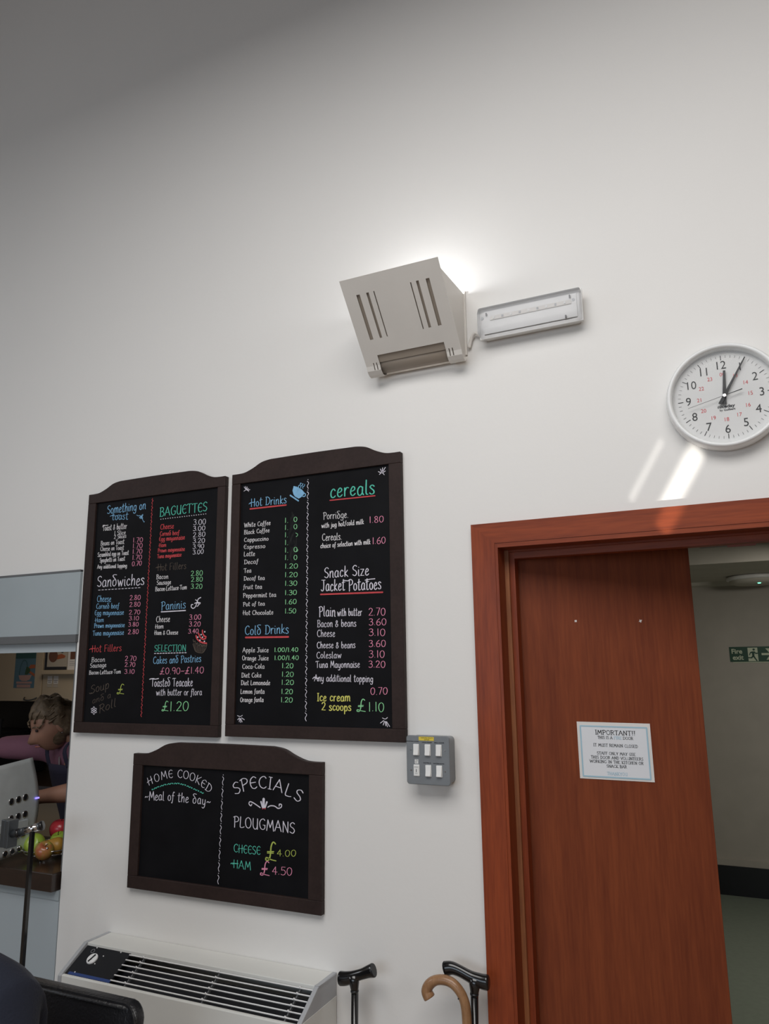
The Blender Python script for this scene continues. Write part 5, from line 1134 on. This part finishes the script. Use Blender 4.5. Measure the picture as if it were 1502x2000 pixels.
def build_head(parent, c, fdir, pitch, hairm, skinm='skin', roll=0):
    """features of a head whose skull is part of the body skin; returns nothing"""
    f = Vector(fdir).normalized(); z = Vector((0, 0, 1)); y = z.cross(f).normalized()
    m = Matrix((f, y, z)).transposed().to_4x4(); m.translation = Vector(c)
    mt = m @ Matrix.Rotation(R(pitch), 4, 'Y') @ Matrix.Rotation(R(roll), 4, 'X')
    bm = bmesh.new(); head_mesh(bm, mt)
    hd = link('head', bm, skinm, parent, smooth=True)
    for s in (-1, 1):
        link('eye', ellipsoid(mt @ Vector((.0835, s*.030, .010)), .006, .010, .006, 12, rot=mt.to_3x3().to_4x4()), 'eye', hd, smooth=True)
        link('brow', tube([mt @ Vector(p) for p in ((.092, s*.016, .027), (.091, s*.032, .032), (.080, s*.048, .026))], .0028, 6), hairm, hd)
        link('ear', ellipsoid(mt @ Vector((-.006, s*.075, -.004)), .019, .007, .031, 14, rot=mt.to_3x3().to_4x4()), skinm, hd, smooth=True)
    link('mouth', tube([mt @ Vector(p) for p in ((.088, -.022, -.066), (.097, -.008, -.063), (.098, 0, -.064), (.097, .008, -.063), (.088, .022, -.066))], [.002, .0042, .0046, .0042, .002], 8), 'lip', hd, smooth=True)
    # hair: a cap of tufts, longer at the crown and nape
    bm = bmesh.new(); ret = bmesh.ops.create_uvsphere(bm, u_segments=40, v_segments=28, radius=1)
    rnd = random.Random(5)
    for v in ret['verts']:
        x, y_, z_ = v.co
        lim = .42 if x > .45 else (.42-.55*(.45-x)/.4 if x > .05 else (-.13-.5*(.05-x)/.3 if x > -.25 else -.63))
        k = max(0, min(1, (z_-lim)/.14))
        wob = .06*math.sin(9*x+7*z_)+.05*math.sin(13*y_-5*z_)+rnd.uniform(-.02, .02)
        s = .90+k*(.24+wob)
        v.co = mt @ Vector((x*.098*s-.004, y_*.079*s, z_*.117*s+.004*k))
    link('hair', bm, hairm, hd, smooth=True)
    V, F = [], []; rr = random.Random(8)
    bm = bmesh.new()
    for k in range(90):
        a = rr.uniform(-math.pi, math.pi); e = rr.uniform(.15, 1.45)
        d = Vector((math.cos(a)*math.cos(e), math.sin(a)*math.cos(e), math.sin(e)))
        p = Vector((d.x*.103, d.y*.084, d.z*.122)); tg = Vector((-.6+rr.uniform(-.3, .3), rr.uniform(-.5, .5), .12)); tg = (tg-d*tg.dot(d)).normalized()
        tube([mt @ (p), mt @ (p+tg*.018+d*.006), mt @ (p+tg*.036+d*rr.uniform(.0, .010))], [.0052, .004, .0008], 5, bm)
    link('hair_tufts', bm, hairm, hd, smooth=True)['kind'] = 'stuff'
    return hd, mt
def fingers(verts, edges, base, axis, side, palm_n, start, L=.075, curl=.35):
    """five short chains leaving the palm vertex index 'base'"""
    ax, sd_, pn_ = Vector(axis).normalized(), Vector(side).normalized(), Vector(palm_n).normalized()
    o_ = Vector(verts[base][:3])
    for k, (off, ln) in enumerate(((-.030, .85), (-.011, 1.0), (.009, .95), (.028, .75))):
        p = o_+sd_*off; i0 = len(verts); verts.append((*(p+ax*.012), .0085, .0085)); edges.append((base, i0))
        q = p+ax*(.012+L*.55*ln)+pn_*(.012*curl*2); verts.append((*q, .0078, .0078)); edges.append((i0, i0+1))
        q2 = q+(ax*.6+pn_*curl*1.6).normalized()*L*.45*ln; verts.append((*q2, .0065, .0065)); edges.append((i0+1, i0+2))
    p = o_-ax*.03-sd_*.036; i0 = len(verts); verts.append((*p, .010, .010)); edges.append((base, i0))
    q = p+(ax*.75-sd_*.5+pn_*.3).normalized()*.045; verts.append((*q, .0085, .0085)); edges.append((i0, i0+1))

# woman behind the hatch, reaching across the counter
WM = thing('person', 'person in a lilac top and navy apron leaning forward behind the serving hatch', 'person', (-2.75, .68, 0))
Vx = [(-2.82, .70, .92, .15, .12), (-2.83, .67, 1.10, .135, .11), (-2.86, .61, 1.27, .15, .11), (-2.89, .56, 1.365, .060, .055), (-2.915, .52, 1.42, .052, .05), (-2.94, .49, 1.46, .055, .055),
      (-3.05, .58, 1.335, .062, .06), (-3.24, .50, 1.335, .048, .046), (-3.37, .42, 1.345, .042, .04), (-3.52, .27, 1.33, .030, .028), (-3.57, .20, 1.325, .020, .036),
      (-2.695, .53, 1.335, .062, .06), (-2.64, .42, 1.26, .050, .048), (-2.615, .31, 1.200, .046, .044), (-2.70, .285, 1.185, .040, .038), (-2.83, .285, 1.165, .028, .028), (-2.88, .28, 1.160, .018, .036),
      (-2.74, .74, .86, .10, .10), (-2.74, .74, .48, .062, .062), (-2.74, .77, .10, .042, .042), (-2.75, .68, .045, .04, .035), (-2.93, .70, .86, .10, .10), (-2.93, .70, .48, .062, .062), (-2.93, .73, .10, .042, .042), (-2.95, .64, .045, .04, .035)]
Ex = [(0, 1), (1, 2), (2, 3), (3, 4), (4, 5), (2, 6), (6, 7), (7, 8), (8, 9), (9, 10), (2, 11), (11, 12), (12, 13), (13, 14), (14, 15), (15, 16), (0, 17), (17, 18), (18, 19), (19, 20), (0, 21), (21, 22), (22, 23), (23, 24)]
fingers(Vx, Ex, 10, (-.6, -.75, -.05), (0, .1, 1), (.5, -.3, 0), 0); fingers(Vx, Ex, 16, (-.95, -.25, -.1), (.1, 0, 1), (0, -.9, -.2), 0)
skin_mesh('body', Vx, Ex, 0, 'skin', WM)
Vt = [(-2.82, .70, .90, .165, .135), (-2.83, .67, 1.10, .150, .125), (-2.86, .61, 1.27, .165, .125), (-2.888, .565, 1.348, .072, .066),
      (-3.05, .58, 1.337, .075, .073), (-3.24, .50, 1.337, .064, .062), (-3.34, .44, 1.342, .058, .056), (-2.695, .53, 1.337, .075, .073), (-2.64, .42, 1.262, .064, .062), (-2.62, .345, 1.222, .058, .056)]
skin_mesh('lilac_top', Vt, [(0, 1), (1, 2), (2, 3), (2, 4), (4, 5), (5, 6), (2, 7), (7, 8), (8, 9)], 0, 'lilac', WM)
skin_mesh('trousers', [(-2.82, .71, .92, .17, .14), (-2.74, .74, .80, .115, .115), (-2.74, .74, .48, .08, .08), (-2.74, .77, .09, .06, .06), (-2.93, .70, .80, .115, .115), (-2.93, .70, .48, .08, .08), (-2.93, .73, .09, .06, .06)], [(0, 1), (1, 2), (2, 3), (0, 4), (4, 5), (5, 6)], 0, 'trouser', WM)
hd, mt = build_head(WM, (-2.960, .450, 1.455), (-.36, -.93, 0), 22, 'hair')
link('earring', ellipsoid(mt @ Vector((-.002, .083, -.036)), .003, .003, .003, 8), 'chrome', hd)
# apron: curved bib in front of the chest, with neck straps
fdn = Vector((-.22, -.975)); sdn = Vector((fdn.y*-1, fdn.x))
def apr(s, z, d):
    c = Vector((-2.80, .645)) if z > 1.1 else Vector((-2.775, .68))
    c = Vector((-2.825, .69)).lerp(Vector((-2.862, .61)), max(0, min(1, (z-1.0)/.28)))
    q = c+fdn*(d-.25*s*s/.15)+Vector((-sdn.x, -sdn.y))*s; return (q.x, q.y, z)
bm = bmesh.new(); g_ = {}
for i in range(9):
    for j in range(13):
        z = .78+.50*j/12; hw = .19 if z < 1.08 else .19-.10*(z-1.08)/.20
        g_[i, j] = bm.verts.new(apr((i/8*2-1)*hw, z, .180))
for i in range(8):
    for j in range(12): bm.faces.new((g_[i, j], g_[i+1, j], g_[i+1, j+1], g_[i, j+1]))
ap = link('apron', bm, 'apron', WM, smooth=True); md = ap.modifiers.new('solid', 'SOLIDIFY'); md.thickness = .004
for s in (-1, 1):
    nk_ = Vector((-2.905, .53, 1.405))+Vector((-sdn.x*s*.062, -sdn.y*s*.062, 0))
    p0 = Vector(apr(s*.085, 1.27, .182)); mid = (p0+nk_)/2+Vector((fdn.x*.05, fdn.y*.05, .015))
    link('strap', tube(catmull([p0, mid, nk_+Vector((fdn.x*.0, fdn.y*.0, .0)), nk_+Vector((-fdn.x*.07, -fdn.y*.07, .0))], 5), .013, 8, flat=.25), 'apron', WM, smooth=True)
V, F = [], []
link('collar_band', tube(catmull([apr(-.07, 1.30, .135), apr(0, 1.24, .166), apr(.07, 1.30, .135)], 6), .010, 8, flat=.4), 'tee', WM, smooth=True)
# bag in her hand
bg = bmesh.new(); ellipsoid((-3.46, .20, 1.26), .055, .05, .08, 14, bg)
rnd = random.Random(2)
for v in bg.verts: v.co += Vector((rnd.uniform(-.006, .006), rnd.uniform(-.006, .006), rnd.uniform(-.006, .006)))
tag(link('paper_bag', bg, 'bag'), 'crumpled white paper bag at the edge behind the counter', 'bag')

# dining chair with black padded back, and the seated person
def chair(label, x, y):
    t = thing('armless_chair', label, 'chair', (x, y, 0))
    w_ = .262
    bm = prism(rrect(x-w_, x+w_, .50, .8665, .045, 6), y+.215, y+.255)
    for v in bm.verts: v.co.y += -.03*((v.co.x-x)/w_)**2-(.8665-v.co.z)*.12
    bk = bev(link('backrest', bm, 'leather', t, smooth=True), .014, 4)
    link('piping', tube([(px_, y+.213-.03*((px_-x)/w_)**2-(.8665-pz_)*.12, pz_) for px_, pz_ in rrect(x-w_+.002, x+w_-.002, .502, .8645, .045, 6)+[rrect(x-w_+.002, x+w_-.002, .502, .8645, .045, 6)[0]]], .004, 6), 'leather', bk)
    bev(link('seat', box(x-.235, x+.235, y-.25, y+.19, .375, .435), 'leather', t), .025, 4)
    for sx_ in (-.21, .21):
        link('leg', tube([(x+sx_, y-.22, 0), (x+sx_, y-.21, .40)], .012, 8), 'blackpl', t)
        link('leg', tube([(x+sx_, y+.22, 0), (x+sx_, y+.19, .42), (x+sx_, y+.215, .60)], .012, 8), 'blackpl', t)
    return t
chair('black leather padded chair back in front of the heater', -1.735, -.735)
PS = thing('person', 'person seated with white hair and a navy jumper, mostly out of view', 'person', (-1.70, -.80, 0)); PS_objs = len(bpy.data.objects)
Vp = [(-1.70, -.76, .56, .15, .12), (-1.70, -.77, .75, .145, .11), (-1.70, -.80, .96, .15, .10), (-1.70, -.82, 1.085, .058, .056), (-1.70, -.84, 1.15, .055, .055), (-1.70, -.85, 1.19, .06, .06),
      (-1.53, -.82, 1.00, .062, .06), (-1.475, -.86, .78, .046, .046), (-1.50, -1.06, .64, .036, .036), (-1.58, -1.14, .62, .022, .036),
      (-1.87, -.82, 1.00, .062, .06), (-1.925, -.86, .78, .046, .046), (-1.90, -1.06, .64, .036, .036), (-1.82, -1.14, .62, .022, .036),
      (-1.61, -.82, .545, .085, .075), (-1.60, -1.20, .53, .06, .06), (-1.60, -1.22, .10, .042, .042), (-1.60, -1.32, .045, .04, .035),
      (-1.79, -.82, .545, .085, .075), (-1.80, -1.20, .53, .06, .06), (-1.80, -1.22, .10, .042, .042), (-1.80, -1.32, .045, .04, .035)]
Ep = [(0, 1), (1, 2), (2, 3), (3, 4), (4, 5), (2, 6), (6, 7), (7, 8), (8, 9), (2, 10), (10, 11), (11, 12), (12, 13), (0, 14), (14, 15), (15, 16), (16, 17), (0, 18), (18, 19), (19, 20), (20, 21)]
fingers(Vp, Ep, 9, (-.5, -.8, -.1), (.8, -.5, 0), (0, -.2, -1), 0); fingers(Vp, Ep, 13, (.5, -.8, -.1), (-.8, -.5, 0), (0, -.2, -1), 0)
skin_mesh('body', Vp, Ep, 0, 'skin', PS)
Vj = [(-1.70, -.77, .52, .17, .13), (-1.70, -.77, .75, .165, .13), (-1.70, -.80, .95, .165, .115), (-1.70, -.84, 1.125, .080, .075), (-1.535, -.82, .995, .078, .075), (-1.478, -.86, .78, .062, .062), (-1.50, -1.04, .65, .05, .05),
      (-1.865, -.82, .995, .078, .075), (-1.922, -.86, .78, .062, .062), (-1.90, -1.04, .65, .05, .05)]
skin_mesh('navy_jumper', Vj, [(0, 1), (1, 2), (2, 3), (2, 4), (4, 5), (5, 6), (2, 7), (7, 8), (8, 9)], 0, 'navy', PS)
skin_mesh('trousers', [(-1.70, -.77, .565, .165, .12), (-1.61, -.86, .555, .10, .09), (-1.60, -1.20, .54, .078, .078), (-1.60, -1.22, .12, .06, .06), (-1.79, -.86, .555, .10, .09), (-1.80, -1.20, .54, .078, .078), (-1.80, -1.22, .12, .06, .06)], [(0, 1), (1, 2), (2, 3), (0, 4), (4, 5), (5, 6)], 0, 'trouser', PS)
build_head(PS, (-1.728, -.865, 1.185), (-.3, -1, 0), 8, 'whitehair')

PS.location.x -= .08; PS.location.z -= .042
# ------------------------------------------------------------------ corridor fittings
fe = thing('fire_exit_sign', 'green and white fire exit sign on the corridor wall', 'sign', (.13, 4.33, 1.69))
link('plate', box(-.063, .292, 4.326, 4.33, 1.693, 1.807), 'signgreen', fe)
fs = lambda d: (lambda x, z: (x, 4.326-d, z))
print_text('sign_text', 'Fire', .050, 'signcream', fe, fs(.001), lx=-.048, z=1.773, bold=.0013); print_text('sign_text', 'exit', .050, 'signcream', fe, fs(.001), lx=-.044, z=1.725, bold=.0013)
link('pictogram_panel', box(.066, .135, 4.3252, 4.326, 1.697, 1.799), 'signcream', fe)
pg = lambda P_: prism([(.066+x*.069, 1.697+z*.102) for x, z in P_], 4.3244, 4.3252)
link('running_figure', disc(.066+.62*.069, 1.697+.86*.102, .0085, 4.3244, 4.3252, 16), 'signgreen', fe)
for P_ in ([(.40, .72), (.60, .72), (.68, .62), (.62, .40), (.42, .38), (.40, .55)], [(.42, .72), (.22, .66), (.10, .46), (.18, .43), (.28, .58), (.44, .62)], [(.60, .70), (.76, .52), (1.0, .54), (1.0, .62), (.80, .62), (.66, .74)],
           [(.44, .42), (.62, .42), (.70, .28), (.92, .02), (.80, .0), (.56, .24)], [(.42, .40), (.54, .34), (.36, .20), (.0, .22), (.0, .30), (.30, .30)]):
    link('running_figure', pg(P_), 'signgreen', fe)
link('arrow', prism([(.160, 1.741), (.215, 1.741), (.190, 1.706), (.215, 1.706), (.258, 1.749), (.215, 1.792), (.190, 1.792), (.215, 1.757), (.160, 1.757)], 4.3252, 4.326), 'signcream', fe)
link('edge_strip', box(-.045, .292, 4.3255, 4.3275, 1.686, 1.692), 'signcream', fe)
cb = thing('ceiling_light', 'round white bulkhead light on the corridor ceiling', 'ceiling light', (.17, 4.0, 2.32))
T4 = Matrix.Translation((.17, 4.0, 2.32))
link('base_ring', lathe([(0, -.003), (.19, -.003), (.205, -.012), (.205, -.028), (.195, -.034), (0, -.034)], 48, M4=T4), 'whitep', cb, smooth=True)
link('lens', lathe([(.185, -.034), (.18, -.052), (.15, -.064), (.0, -.070)], 48, M4=T4), 'corrc', cb, smooth=True)
link('indicator_light', ellipsoid((.185, 3.86, 2.253), .012, .006, .004, 10), 'greenled', cb)
